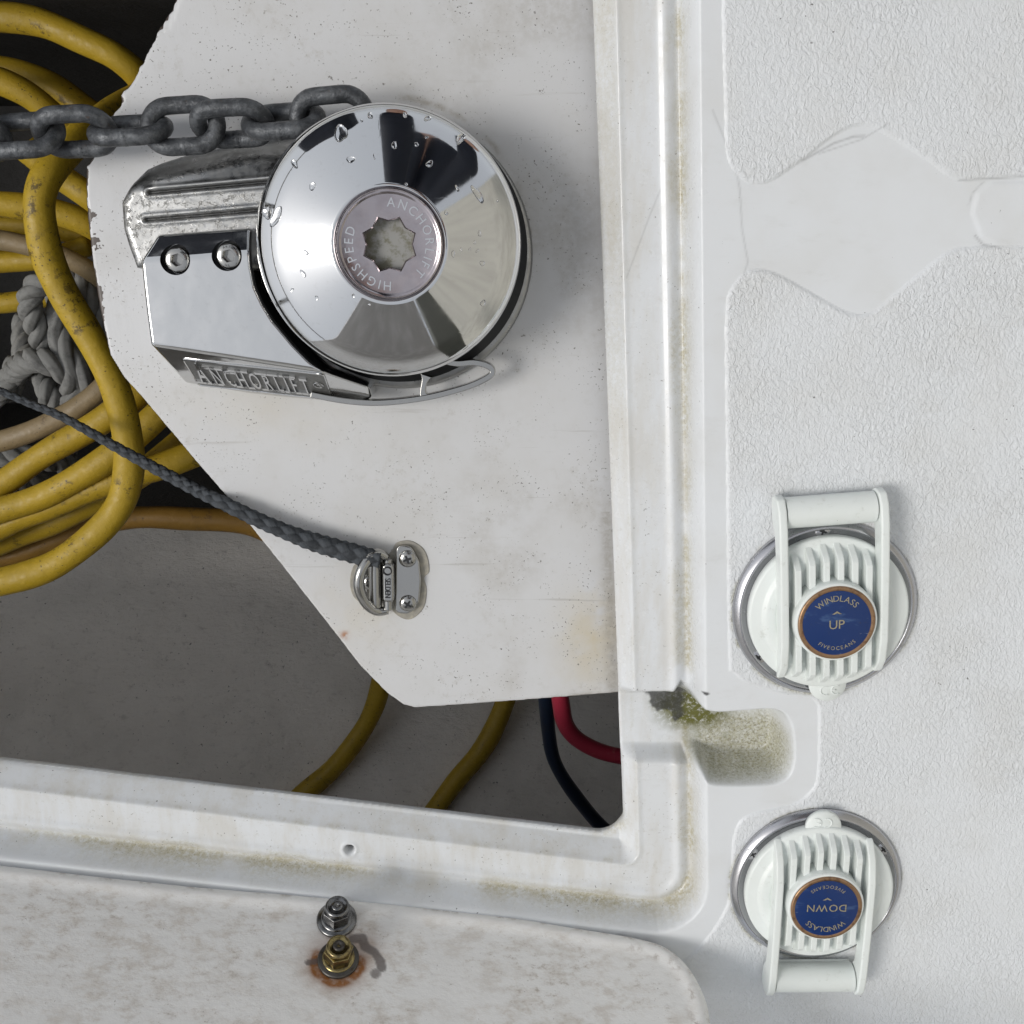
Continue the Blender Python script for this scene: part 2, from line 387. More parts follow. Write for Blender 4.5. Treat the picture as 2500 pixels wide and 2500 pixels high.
def cast_metal():
    m = Mat("worn_cast_alloy", (.36, .36, .355), .36, 1)
    w = m.attr("wear")
    pit = m.ramp(m.noise(2.6, 5, .8, None, .4), .5, .66)
    m.over(m.mul(w, m.ramp(m.noise(7, 4, .6), .35, .65), .55), (.62, .62, .61))
    m.over(m.mul(w, pit, .7), (.12, .115, .10))
    m.over(m.ramp(m.noise(12, 5, .65), .52, .78, 0, .5), (.30, .295, .28))
    m.over(m.attr("dark"), (.06, .06, .06))
    m.rough(m.ramp(m.noise(3, 4), .3, .7, .26, .48))
    m.bump(m.add(m.mul(pit, w), m.mul(m.noise(1.2, 3), .3)), .25, .5); return m.done()
def hose_mat(name, c, d, amt=.8):
    m = Mat(name, c, .5)
    m.over(m.ramp(m.noise(30, 4, .6), .35, .7, 0, .6), tuple(x*.75 for x in c))
    m.over(m.mul(m.ramp(m.noise(4, 4, .7), .56, .7), .4), tuple(min(1, x*1.25+.03) for x in c))
    m.over(m.mul(m.ramp(m.noise(8, 5, .78), .52, .62), m.ramp(m.noise(34, 2), .54, .66), amt), d)
    m.over(m.mul(m.ramp(m.noise(2.2, 4, .7), .6, .68), m.ramp(m.noise(25, 3), .45, .6)), (.03, .025, .015))
    m.bump(m.noise(6, 5, .65), 1.0, .6); m.rough(m.ramp(m.noise(5, 3), .3, .7, .4, .62)); return m.done()
def rope_mat(name, a, b, mm=1.0):
    m = Mat(name, a, .8); m.over(m.attr('yarn'), tuple(x*2.2 for x in a))
    m.over(m.ramp(m.noise(mm*6, 4, .7), .42, .75, 0, .7), b)
    m.bump(m.noise(mm*.45, 2, .5), .25, .7); m.b.inputs['Specular IOR Level'].default_value = .25; return m.done()

M_gel = gelcoat(); M_shelf = shelf_paint(); M_lid = lid_paint(); M_lock = locker_paint("locker_paint", .93); M_well = locker_paint("shaded_locker_wall", .07)  # well walls: the shade of the deep locker put into a near-black paint
M_chr = chrome(); M_cov = chrome('polished_cover', (.69, .69, .685), .07, .6, .45); M_cast = cast_metal()
M_fit = chrome("fitting_steel", (.40, .395, .38), .15, .3)
M_nut = chrome("grey_nut_steel", (.21, .21, .21), .26, .3)
M_blk = Mat("blackened_metal", (.025, .026, .028), .42, .3).done()
M_hose = hose_mat("yellow_hose", (.48, .32, .02), (.05, .032, .012))
M_brown = hose_mat("browned_hose", (.30, .165, .03), (.07, .04, .018))
M_tan = hose_mat("tan_hose", (.30, .225, .125), (.12, .08, .045), .7)
M_red = Mat("red_cable", (.46, .035, .07), .38); M_red.over(M_red.ramp(M_red.noise(5, 4, .7), .58, .72, 0, .5), (.50, .16, .17)); M_red = M_red.done()
M_navy = Mat("navy_cable", (.02, .033, .065), .32); M_navy.over(M_navy.ramp(M_navy.noise(9, 4), .5, .75, 0, .6), (.03, .036, .05)); M_navy = M_navy.done()
M_rope = rope_mat("grey_braid", (.036, .04, .045), (.085, .091, .10))
M_wrope = rope_mat("white_rope", (.26, .26, .25), (.10, .10, .098), 1.4)
def galv():
    m = Mat("dull_galvanised", (.06, .064, .07), .5, .45)
    m.over(m.ramp(m.noise(7, 5, .7), .42, .62, 0, .8), (.15, .158, .168))
    m.over(m.ramp(m.noise(3.5, 4, .7, m.stretch(.3, 1, 1)), .58, .72, 0, .6), (.03, .03, .032))
    m.over(m.mul(m.ramp(m.noise(5, 5, .75), .62, .74), .6), (.10, .055, .03))
    m.over(m.mul(m.ramp(m.noise(2.5, 4, .7, m.stretch(.25, 1, 1)), .6, .72), .6), (.24, .25, .26))
    m.bump(m.noise(1.8, 4, .65), .6, .7); m.rough(m.ramp(m.noise(5, 3), .3, .7, .34, .58)); return m.done()
M_galv = galv()
def switch_white():
    m = Mat("aged_white_plastic", (.79, .83, .81), .38); m.b.inputs['Subsurface Weight'].default_value = .0
    m.over(m.ramp(m.noise(18, 4), .45, .75, 0, .3), (.70, .73, .69))
    m.over(m.mul(m.ramp(m.voro(5), .04, .075, 1, 0), m.ramp(m.noise(11, 2), .58, .66)), (.22, .22, .20))
    m.over(m.ramp(m.noise(6, 5, .75), .57, .74, 0, .55), (.52, .54, .49))
    m.bump(m.noise(2, 3), .08, .4); return m.done()
M_sw = switch_white()
M_ring = chrome("brushed_steel_ring", (.50, .50, .52), .24, .3)
M_bronze = Mat("worn_bronze", (.36, .22, .125), .36, .7); M_bronze.over(M_bronze.ramp(M_bronze.noise(3, 4), .45, .7), (.20, .115, .07)); M_bronze = M_bronze.done()
def blue_enamel():
    m = Mat("blue_enamel", (.005, .029, .135), .36)
    m.over(m.ramp(m.noise(9, 4, .6, m.stretch(.45, 1, 1)), .58, .68, 0, .55), (.06, .12, .26))
    m.over(m.ramp(m.noise(3, 5, .7), .58, .72, 0, .7), (.018, .03, .075))
    m.over(m.mul(m.ramp(m.noise(1.8, 4, .7, m.stretch(.3, 1, 1)), .64, .7), m.ramp(m.noise(12, 2), .45, .6)), (.16, .20, .28)); return m.done()
M_blue = blue_enamel()
M_gold = Mat("tarnished_gold_letter", (.36, .32, .22), .45, .2); M_gold.over(M_gold.ramp(M_gold.noise(2.2, 4, .7), .52, .68, 0, .6), (.14, .11, .07)); M_gold = M_gold.done()
M_brass = Mat("tarnished_brass", (.33, .265, .12), .27, 1); M_brass.over(M_brass.ramp(M_brass.noise(3, 5, .7), .45, .7), (.11, .085, .06)); M_brass = M_brass.done()
M_rusty = Mat("rusted_steel", (.10, .095, .087), .42, .8); M_rusty.over(M_rusty.ramp(M_rusty.noise(3.5, 5, .7), .5, .7), (.055, .034, .022)); M_rusty = M_rusty.done()
M_seal = Mat("old_sealant", (.30, .285, .25), .6); M_seal.over(M_seal.ramp(M_seal.noise(4, 4), .4, .7), (.42, .39, .32)); M_seal.bump(M_seal.noise(3, 4), .6, .6); M_seal = M_seal.done()
M_plate = Mat("matt_grey_plate", (.22, .22, .215), .45, .8); M_plate.over(M_plate.ramp(M_plate.noise(1.2, 4), .4, .7, 0, .6), (.30, .30, .29)); M_plate.bump(M_plate.noise(.7, 3), .1, .5); M_plate = M_plate.done()
M_hubst = Mat("hub_steel", (.45, .41, .425), .17, 1); M_hubst.over(M_hubst.ramp(M_hubst.noise(9, 5, .65), .42, .7, 0, .7), (.36, .32, .335)); M_hubst.rough(M_hubst.ramp(M_hubst.noise(6, 4), .3, .7, .1, .26)); M_hubst = M_hubst.done()
M_sock = Mat("dirty_socket", (.30, .30, .285), .5, .4); M_sock.over(M_sock.ramp(M_sock.noise(5, 5, .7), .45, .65), (.17, .165, .12)); M_sock = M_sock.done()
M_water = Mat("water", (1, 1, 1), .0, 0, IOR=1.33, Transmission_Weight=1.0).done()

# ================================================================== deck, moulded hatch gutter and finger notch
zi, zl = -27.0, -17.0
def fit(pts, z):
    q = P2(pts, z); c = q.mean(0); u, s_, v = np.linalg.svd(q-c); return c, v[0]
def cross(l1, l2):
    (a, u), (b, v) = l1, l2; t = np.linalg.solve(np.c_[u, -v], b-a); return a+u*t[0]
def at_y(l, y): a, u = l; return a+u*((y-a[1])/u[1])
def at_x(l, x): a, u = l; return a+u*((x-a[0])/u[0])
TOP, LEFT = 150.0, -1300.0
iR = fit([(1448, 0), (1460, 342), (1480, 854), (1506, 1600), (1511, 1735), (1521, 1970)], zi)
iB = fit([(0, 1858), (698, 1942), (1400, 2026)], zi)
bR = fit([(1494, 0), (1502, 285), (1522, 626), (1529, 854), (1545, 1600), (1548, 1869), (1552, 2040)], zl)
bB = fit([(0, 1920), (186, 1940), (419, 1972), (700, 2007), (1098, 2056), (1440, 2096)], zl)
oR = fit([(1704, 0), (1710, 342), (1719, 854), (1724, 1600), (1722, 2060)], 0)
oB = fit([(0, 2096), (1588, 2276)], 0)
def opening(R, B, ex, rc):
    c = cross(R, B)
    return rpoly([at_y(R, TOP+ex), c, at_x(B, LEFT-ex), (LEFT-ex, TOP+ex)], [4, rc, 4, 4], 10)
poly_i = opening(iR, iB, 0, 13); poly_b = opening(bR, bB, 12, 8); poly_o = opening(oR, oB, 46, 27)
notch = np.vstack([P2([(1470, 1682), (1640, 1682)], zl), P2(list(map(tuple, catmull([(1672, 1685), (1694, 1700), (1714, 1724), (1750, 1735), (1820, 1731), (1880, 1727), (1916, 1738), (1936, 1768), (1943, 1815), (1942, 1862), (1928, 1898), (1895, 1917), (1840, 1922), (1780, 1923), (1735, 1918), (1708, 1898)], 5))), 0),
                   P2([(1684, 1874), (1660, 1867), (1470, 1864)], zl)])
panelA = P2(list(map(tuple, catmull([(1763, -200), (1763, 0), (1769, 250), (1774, 370), (1800, 425), (1840, 448), (1885, 440), (1960, 390), (2035, 332), (2085, 309), (2130, 312), (2200, 350), (2270, 395), (2335, 438), (2420, 436), (2520, 430), (2900, 425), (6000, 400)], 5)))+[(6000, -900), (1755, -900)])
panelB = P2(list(map(tuple, catmull([(6000, 598), (2900, 598), (2520, 600), (2400, 601), (2320, 612), (2260, 655), (2190, 712), (2135, 758), (2095, 768), (2045, 752), (1960, 703), (1885, 664), (1830, 660), (1795, 690), (1775, 730), (1771, 800), (1774, 1100), (1779, 1590), (1790, 1640), (1830, 1668), (1900, 1690), (1970, 1700), (1992, 1715), (1998, 1745), (1995, 1890), (1975, 1935), (1930, 1965), (1850, 1982), (1806, 2005), (1788, 2060), (1783, 2170), (1760, 2240), (1700, 2318), (1600, 2400)], 4)))+[(1600, 3400), (6000, 3400)])
padC = P2([(2372, 520), (2385, 470), (2420, 445), (2900, 440), (2900, 592), (2430, 600), (2395, 580)])
hole = P(853, 2073, zl)[:2]
def deck_z(X, Y):
    di = sdf(X, Y, poly_i); db = sdf(X, Y, poly_b); do = sdf(X, Y, poly_o)
    z = -17*(1-ss(-6.5, .6, do))
    z += 1.6*np.exp(-((do+13)/3.0)**2)*ss(-20, -12, do)*(db > 0)               # low rib before the gutter
    z -= 1.2*np.exp(-((do+7)/2.2)**2)
    f = np.clip(-db, 0, 30); z -= np.where(db < .8, 10.5*np.clip((.8-db)/9.5, 0, 1), 0)
    z += .5*np.exp(-((db-1.2)/1.6)**2)
    dn = sdf(X, Y, notch)
    sN = ss(.2, 8.0, -dn); zf_ = -29+1.5*vnoise(X, Y, 14, 3)
    z = z+(np.minimum(z, zf_)-z)*sN
    A, B = sdf(X, Y, panelA), sdf(X, Y, panelB); C = sdf(X, Y, padC)
    g = np.maximum(ss(-.4, 1.2, -A), ss(-.4, 1.2, -B))
    z += .8*g+.7*ss(-.6, 1.0, -C)
    dh = np.hypot(X-hole[0], Y-hole[1]); z -= 6*(1-ss(2.0, 3.0, dh)); z += .5*np.exp(-((dh-4)/1.0)**2)
    z += .25*(vnoise(X, Y, 30, 5)-.5)*ss(0, -4, do)
    z -= 1.2*ss(1.2, 0, di)**2
    # ---- dirt of its own shape, plus shade painted on the upper lip and in the hole
    n = fbm(X, Y, 26, 21); n2 = fbm(X, Y, 9, 31)
    inr = (X > 30)
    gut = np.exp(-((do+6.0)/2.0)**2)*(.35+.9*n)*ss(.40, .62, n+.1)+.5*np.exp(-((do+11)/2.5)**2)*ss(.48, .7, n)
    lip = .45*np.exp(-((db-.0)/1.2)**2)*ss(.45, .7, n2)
    dirt_and_shade = np.clip(gut+lip, 0, 1)*ss(-40, -30, do)
    q = lambda pts, z=0: P2(pts, z)
    c1 = np.hypot((X-P(1694, 1738, -20)[0])*.8, (Y-P(1694, 1738, -20)[1])*1.25)
    moss = np.clip((1-ss(5, 23, c1+9*(n2-.5)))*1.3, 0, 1)*ss(-.5, 2.5, -dn)+.55*ss(.40, .62, n2)*ss(0, 4, -dn)*np.exp(-((X-P(1760, 1790, -26)[0])/22)**2-((Y-P(1780, 1790, -26)[1])/18)**2)
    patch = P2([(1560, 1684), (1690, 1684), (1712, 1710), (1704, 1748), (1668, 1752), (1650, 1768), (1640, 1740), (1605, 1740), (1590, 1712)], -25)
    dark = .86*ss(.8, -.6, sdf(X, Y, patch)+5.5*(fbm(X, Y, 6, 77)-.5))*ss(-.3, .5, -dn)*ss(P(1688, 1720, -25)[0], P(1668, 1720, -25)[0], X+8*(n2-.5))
    gr = np.exp(-((X-P(1820, 1820, -26)[0])/29)**4-((Y-P(1820, 1815, -26)[1])/19)**4)
    grime = np.clip(1.25*gr, 0, 1)*ss(0, 5, -dn)*ss(-6, 6, X-P(1665, 1800, -26)[0]+14*(n2-.5)-.55*(P(1700, 1790, -26)[1]-Y))
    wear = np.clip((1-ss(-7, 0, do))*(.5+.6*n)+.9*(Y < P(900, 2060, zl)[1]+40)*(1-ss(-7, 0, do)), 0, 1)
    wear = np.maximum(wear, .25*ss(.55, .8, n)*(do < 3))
    dirt_and_shade = np.maximum(dirt_and_shade, ss(1.5, -1, db)*(.12+.3*n)*(X > 20)*ss(P(1470, 1500, zl)[1], P(1470, 700, zl)[1], Y))  # upper lip slope: yellowed dirt plus painted shade to darken it
    corner = np.exp(-((np.hypot(X-P(1640, 2190, -10)[0], Y-P(1640, 2190, -10)[1]))/22)**2)
    dirt_and_shade = np.clip(dirt_and_shade+.6*corner*np.exp(-((do+6)/4)**2)+.8*np.exp(-((di-1.5)/2.5)**2)*np.exp(-(np.hypot(X-P(1500, 2020, -24)[0], Y-P(1500, 2020, -24)[1])/9)**2), 0, 1)
    low = (Y < P(1000, 2040, zl)[1]+6) & (do < 0)
    dirt_and_shade = np.clip(dirt_and_shade+low*.38*np.exp(-((do+6)/5)**2)*ss(.42, .66, n), 0, 1)
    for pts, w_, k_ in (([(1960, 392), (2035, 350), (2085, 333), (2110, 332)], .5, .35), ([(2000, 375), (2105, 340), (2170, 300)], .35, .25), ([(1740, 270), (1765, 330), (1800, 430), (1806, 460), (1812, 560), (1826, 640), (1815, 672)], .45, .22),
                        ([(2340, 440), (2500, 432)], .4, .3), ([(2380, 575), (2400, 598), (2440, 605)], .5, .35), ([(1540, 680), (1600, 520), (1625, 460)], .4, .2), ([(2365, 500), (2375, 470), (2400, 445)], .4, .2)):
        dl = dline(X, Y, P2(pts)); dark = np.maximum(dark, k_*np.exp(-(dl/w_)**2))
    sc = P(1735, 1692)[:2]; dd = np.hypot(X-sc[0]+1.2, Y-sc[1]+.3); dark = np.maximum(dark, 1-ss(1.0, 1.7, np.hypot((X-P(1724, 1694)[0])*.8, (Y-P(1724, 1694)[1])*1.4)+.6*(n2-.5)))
    dark = np.maximum(dark, .95*(1-ss(1.6, 2.6, dh)))  # inside of the screw hole: its shade painted in as black
    for bx, by, r_ in ((1787, 2268-2, 0),):
        pass
    # old dirt gathered round the two switch plates
    for px_, py_ in ((2012, 1484), (1990, 2158)):
        c_ = P(px_, py_); d_ = np.hypot(X-c_[0], Y-c_[1]); side = .5+.5*ss(-1, 1, -(X-c_[0])/30)
        grime = np.maximum(grime, .85*np.exp(-((d_-46.2)/1.2)**2)*side*ss(.38, .62, n2))
    return z, dict(con=di, dirt_and_shade=dirt_and_shade, moss=moss, dark=np.clip(dark, 0, 1), grime=np.clip(grime, 0, 1), grip=g, wear=np.clip(wear, 0, 1))
def axis(segs):
    out = []
    for a, b, st in segs: out.append(np.arange(a, b-1e-6, st))
    return np.concatenate(out+[[segs[-1][1]]])
xs = axis([(-2900, -1400, 250), (-1400, -600, 20), (-600, -300, 4), (-300, -96, 2.0), (-96, -66, .6), (-66, 20, 2.0), (20, 96, .55), (96, 190, .75), (190, 320, 1.0), (320, 440, 2.5), (440, 460, 10), (460, 1000, 100), (1000, 2600, 400)])
ys = axis([(-2600, -600, 400), (-600, -500, 10), (-500, -450, 3), (-450, -345, 1.0), (-345, -160, .55), (-160, 112, .8), (112, 220, 2), (220, 400, 30), (400, 2600, 440)])
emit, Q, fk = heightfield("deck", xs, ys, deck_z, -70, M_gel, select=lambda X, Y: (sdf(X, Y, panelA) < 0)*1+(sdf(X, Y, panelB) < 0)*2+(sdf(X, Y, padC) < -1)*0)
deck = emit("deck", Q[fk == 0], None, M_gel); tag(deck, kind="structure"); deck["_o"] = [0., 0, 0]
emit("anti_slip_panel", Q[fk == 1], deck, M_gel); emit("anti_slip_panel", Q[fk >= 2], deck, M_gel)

# ================================================================== locker below
lk = MB()
LX0, LX1, LY0, LY1, LZ0 = -1500., 260., -820., 158., -430.
yb = P(300, 1285, LZ0)[1]
FS = .66
def floor_z(y): return LZ0-20-FS*(y-yb)
FO = np.array([0, yb, LZ0-20]); FN = np.array([0, FS, 1.0]); FN /= np.linalg.norm(FN)
lk.add([(LX0, LY0, floor_z(LY0)), (LX1, LY0, floor_z(LY0)), (LX1, yb+10, floor_z(yb+10)), (LX0, yb-14, floor_z(yb-14))], [(0, 1, 2, 3)])
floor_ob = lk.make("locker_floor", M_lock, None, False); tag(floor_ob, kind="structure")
lw = MB(); ZB = -900.
lw.add([(LX0, yb-14, floor_z(yb-14)), (LX1, yb+10, floor_z(yb+10)), (LX1, yb+40, ZB), (LX0, yb+40, ZB)], [(0, 1, 2, 3)])
lw.add([(LX0, yb, ZB), (LX1, yb, ZB), (LX1, LY1, ZB), (LX0, LY1, ZB)], [(0, 1, 2, 3)])
lw.add([(LX0, LY1, -30), (LX1, LY1, -30), (LX1, LY1, ZB), (LX0, LY1, ZB)], [(0, 1, 2, 3)])
lw.add([(LX0, LY0, -30), (LX1, LY0, -30), (LX1, LY0, floor_z(LY0)-5), (LX0, LY0, floor_z(LY0)-5)], [(0, 1, 2, 3)])
lw.add([(LX1, LY0, -30), (LX1, LY1, -30), (LX1, LY1, ZB), (LX1, LY0, ZB)], [(0, 1, 2, 3)])
lw.add([(LX0, LY0, -30), (LX0, LY1, -30), (LX0, LY1, ZB), (LX0, LY0, ZB)], [(0, 1, 2, 3)])
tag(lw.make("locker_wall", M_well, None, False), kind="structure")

# ================================================================== windlass shelf
zs = -40.0
shelf_px = [(1700, -260), (560, -260), (425, 0), (418, 28), (390, 62), (372, 105), (350, 140), (338, 175), (312, 205), (300, 232), (282, 268), (262, 300), (236, 362), (222, 388), (210, 405), (208, 440), (212, 520), (222, 620), (240, 740), (254, 810), (268, 868), (300, 920), (345, 970), (400, 1035), (480, 1130), (560, 1222), (690, 1385), (800, 1525), (880, 1628), (945, 1694), (985, 1722), (1012, 1729), (1050, 1727), (1300, 1709), (1520, 1691), (1700, 1680)]
sp_ = P2(shelf_px, zs)
def shelf_z(X, Y):
    jag = (fbm(X, Y, 5, 61)-.5)*3.6*ss(P(300, 700, zs)[1], P(300, 300, zs)[1], Y)+(fbm(X, Y, 3, 63)-.5)*.35
    d = sdf(X, Y, sp_)+jag
    z = zs-1.6*(1-np.sqrt(np.clip(1-np.clip(1+d/1.6, 0, 1)**2, 0, 1)))*(d < 0)
    z = np.where(d > 0, zs-1.6, z)
    z += .35*(fbm(X, Y, 60, 9)-.5)
    n = fbm(X, Y, 12, 15)
    lft = ss(P(420, 600, zs)[0], P(230, 600, zs)[0], X)*ss(P(300, 900, zs)[1], P(300, 700, zs)[1], Y)
    chip = np.exp(-np.clip(-d, 0, None)/1.6)*(.22+.38*lft*ss(.4, .65, n))+.3*np.exp(-np.clip(-d, 0, None)/9)*ss(.56, .75, n)*lft
    chip = np.maximum(chip, .62*(d > -.6)*lft)
    chip = np.maximum(chip, ss(.35, -.25, -d-7*np.clip(fbm(X, Y, 5, 91)-.47, 0, 1)*3*lft*(.35+.65*ss(P(300, 330, zs)[1], P(300, 200, zs)[1], Y)+.3*ss(.5, .6, fbm(X, Y, 15, 93)))-1.1*lft*ss(.42, .56, fbm(X, Y, 9, 95))))
    fx = P(965, 1420, zs); a = P(1440, 1560, zs)
    stain = .8*np.exp(-((X-a[0]-4)/19)**2-((Y-a[1])/27)**2)*ss(.35, .6, fbm(X, Y, 16, 41)+.15)+.35*np.exp(-((X-fx[0]+18)/22)**2-((Y-fx[1]+12)/26)**2)
    w = P(640, 1000, zs); stain += .22*np.exp(-((X-w[0])/55)**2-((Y-w[1])/16)**2)
    grime = .6*np.exp(-((np.abs(d)-.5)/2.2)**2)*ss(P(1100, 1700, zs)[0], P(1500, 1700, zs)[0], X)*ss(.4, .65, n)
    grime = np.maximum(grime, .3*ss(.5, .75, fbm(X, Y, 34, 97))*ss(P(900, 1000, zs)[0], P(1300, 1000, zs)[0], X))
    rx = sdf(X, Y, poly_i); grime = np.maximum(grime, .55*np.exp(-((rx+2)/3.5)**2)*(Y < P(1500, 1250, zs)[1]))
    cc = P(951, 600, -36); dc = np.hypot(X-cc[0], Y-cc[1]); grime = np.maximum(grime, .7*np.exp(-((dc-69)/1.6)**2)*ss(.35, .6, n))
    r0 = P(842, 1550, zs); rust = .9*np.exp(-(((X-r0[0])**2+(Y-r0[1])**2)/5.0))
    return z, dict(con=-d, chip=np.clip(chip, 0, 1), stain=np.clip(stain, 0, 1), grime=np.clip(grime, 0, 1), rust=rust)
sx0, sx1 = -225, 78
shelf = heightfield("windlass_shelf", np.arange(sx0, sx1, .7), axis([(-275, 92, .7), (92, 160, 4)]), shelf_z, zs-13.2, M_shelf, skirt=12)
tag(shelf, "white painted shelf with chipped edge carrying the chrome windlass", "shelf"); shelf["_o"] = [0., 0, 0]

# ================================================================== open hatch lid leaning back at the bottom
L0, L1 = P(0, 2106, 1), P(1430, 2264, 1)
ex = (L1-L0)/np.linalg.norm(L1-L0); pb = np.array([ex[1], -ex[0], 0]); LT = math.radians(70)
if pb[1] > 0: pb = -pb
eu = pb*math.cos(LT)+np.array([0, 0, 1.])*math.sin(LT); en = np.cross(ex, eu)
if en[1] < 0: en = -en
def LP(px, py): q = PL(px, py, L0, en)-L0; return np.array([q@ex, q@eu])
lid_px = [(-450, 2062), (0, 2105), (400, 2150), (800, 2184), (1200, 2226), (1430, 2262), (1540, 2280), (1610, 2298), (1655, 2325), (1690, 2362), (1715, 2405), (1732, 2450), (1741, 2500)]
lp = [LP(*q) for q in lid_px]; t_ = lp[-1]-lp[-2]; t_ = t_/np.linalg.norm(t_)
lid_poly = np.vstack([catmull(np.array(lp), 4), [lp[-1]+t_*60, lp[-1]+t_*60+np.array([6, 160]), (lp[-1][0]+30, 830), (lp[0][0]-60, 830)]])
bolt_uv = [LP(822, 2248), LP(826, 2345)]
def lid_z(X, Y):
    d = sdf(X, Y, lid_poly)
    r = 5.0; z = -r*(1-np.sqrt(np.clip(1-np.clip(1+d/r, 0, 1)**2, 0, 1)))-26*ss(-.2, 2.0, d)
    z += 1.3*np.exp(-((d+6)/4)**2)+.9*(fbm(X, Y, 40, 51)-.5)
    n = fbm(X, Y, 14, 55)
    clean = np.clip(np.exp(-((d+1)/8)**2)*(.75+.5*n), 0, 1)
    u1, v1 = bolt_uv[1]; dx, dy = X-u1, Y-v1; rr = np.hypot(dx, dy*1.0)
    rust = 2.2*np.exp(-((rr-10.5)/3.0)**2)*ss(-5, 6, dy+n*4)+.45*np.exp(-((rr-12)/7)**2)
    rust = rust+.3*np.exp(-((dx-13)/10)**2-((dy+12)/9)**2)
    pl = np.array([LP(860, 2292), LP(885, 2290), LP(892, 2310), LP(915, 2325), LP(928, 2345), LP(932, 2362)])
    dk = ss(3.4, 2.2, dline(X, Y, pl)+1.6*(n-.3)*2)*.8
    dk = np.maximum(dk, .7*ss(3.2, 2.2, np.hypot(X-LP(917, 2377)[0], Y-LP(917, 2377)[1])))
    dk = np.maximum(dk, .8*ss(2.0, 1.2, dline(X, Y, np.array([LP(752, 2350), LP(782, 2345)]))))
    chip = .38*np.exp(-((d+.5)/1.0)**2)*ss(LP(1100, 2300)[0], LP(1500, 2300)[0], X)+.2*np.exp(-(d/1.2)**2)
    g0 = .55*np.exp(-((d+2.5)/1.6)**2)*ss(.5, .66, fbm(X, Y, 7, 59))
    g = g0+.8*np.exp(-((d+9)/3)**2)*ss(.42, .6, fbm(X, Y, 8, 57))*ss(LP(1450, 2300)[0], LP(1650, 2300)[0], X)
    return z, dict(old=ss(110, 330, Y+60*(fbm(X, Y, 90, 58)-.5)), clean=clean, rust=np.clip(rust*(.5+n), 0, 1), dark=np.clip(dk, 0, 1), chip=chip, grime=g)
lid_root = empty("hatch_lid", L0, "grimy white hatch lid with rounded corner standing open behind the gutter", "hatch lid")
lx0 = -60+min(p[0] for p in lid_poly); lx1 = max(p[0] for p in lid_poly)
lid = heightfield("lid_panel", axis([(lx0, -20, 4), (-20, lx1+4, 1.0)]), axis([(-3, 120, .8), (120, 300, 6), (300, 836, 12)]), lid_z, -27, M_lid, lid_root, xform=lambda V: L0+V[:, :1]*ex+V[:, 1:2]*eu+V[:, 2:]*en)
AX_L = [ex, -np.cross(ex, en), en] if False else [ex, np.cross(en, ex), en]
def lid_nut(uv, washer_m, nut_m, tip_m, label, rz, capped):
    o = L0+uv[0]*ex+uv[1]*eu+en*.7
    r = empty("hex_nut", o, label, "nut", "nuts on the hatch lid")
    MB().lathe([(0.1, 0), (10.6, 0), (10.6, 1.2), (10.0, 1.8), (4, 1.9), (.1, 1.9)], o, 40, ax=AX_L).make("washer", washer_m, r)
    h = MB(); hexa = [(7.6*math.cos(rz+k*math.pi/3), 7.6*math.sin(rz+k*math.pi/3)) for k in range(6)]
    h.lathe([(.1, 1.8), (8.4, 1.8), (8.2, 2.6), (6.9, 3.3), (.1, 3.3)], o, 36, ax=AX_L)
    h.prism(hexa, 3, 9.6, o, AX_L)
    b = h.make("nut_body", nut_m, r, True); bevel(b, .5, 2)
    t = MB()
    t.lathe([(6.4, 9.4), (6.4, 12.0), (6.0, 12.9), (5.1, 13.2), (4.5, 12.3), (.1, 12.3)], o, 30, ax=AX_L)
    t.make("nut_collar", nut_m, r)
    MB().lathe([(3.1, 10), (3.1, 13.0), (2.7, 13.6), (1.1 if not capped else .1, 13.6), (.9, 12.2), (.1, 12.2)], o, 24, ax=AX_L).make("bolt_end", tip_m, r)
    return r
lid_nut(bolt_uv[0], M_nut, M_nut, M_nut, "clean grey steel lock nut and washer on the open hatch lid", .5, True)
lid_nut(bolt_uv[1], M_rusty, M_brass, M_rusty, "tarnished brass coloured nut in a rust stain on the hatch lid", .35, False)

# ================================================================== windlass
WC = P(949, 596, 8); WC = np.array([WC[0], WC[1], 0]); wr = 324.5/pxmm(951, 595, 8)
wind = empty("anchor_windlass", (WC[0], WC[1], zs), "polished chrome anchor windlass with round capstan cap on the white shelf", "windlass")
WL = WC+np.array([-.5, -5.5, 0])
mb = MB(); mb.lathe([(.1, zs-1), (66, zs-1), (66, zs+3), (65, zs+4.2), (64, zs+4.6), (.1, zs+4.6)], WL, 96)
fl = mb.make("base_flange", M_cast, wind)
mb = MB(); mb.lathe([(.1, zs+4), (62, zs+4), (63, -30), (63, -24), (50, -18), (50, -8), (wr-3.5, -3), (wr-3.5, 3.5), (.1, 3.5)], WL*.6+WC*.4, 96)
mb.make("chain_wheel", M_blk, wind)
hr = 23.2; HZ = 26.0
prof = [(wr-4, 4.2), (wr-1.2, 4.2), (wr-.3, 4.8), (wr, 5.8), (wr-.1, 6.9), (wr-.7, 8.2), (wr-1.8, 9.6)]
r0, z0, r1, z1 = wr-1.8, 9.6, hr+1.3, HZ-1.6
sl = [(r0+(r1-r0)*k/24, math.tan(math.radians(20+24*max(0, 1-k/24/.30)**1.5))) for k in range(25)]; acc = [0]
for k in range(24): acc.append(acc[-1]+(sl[k][1]+sl[k+1][1])/2*(r0-r1)/24)
for k in range(1, 25): prof.append((sl[k][0], z0+acc[k]*(z1-z0)/acc[-1]))
prof += [(hr+.7, HZ-1.9), (hr+.3, HZ-2.6), (hr-.3, HZ-3.2)]
mb = MB(); mb.lathe(prof, WC, 160, cap=False); mb.make("capstan_cap", M_chr, wind)
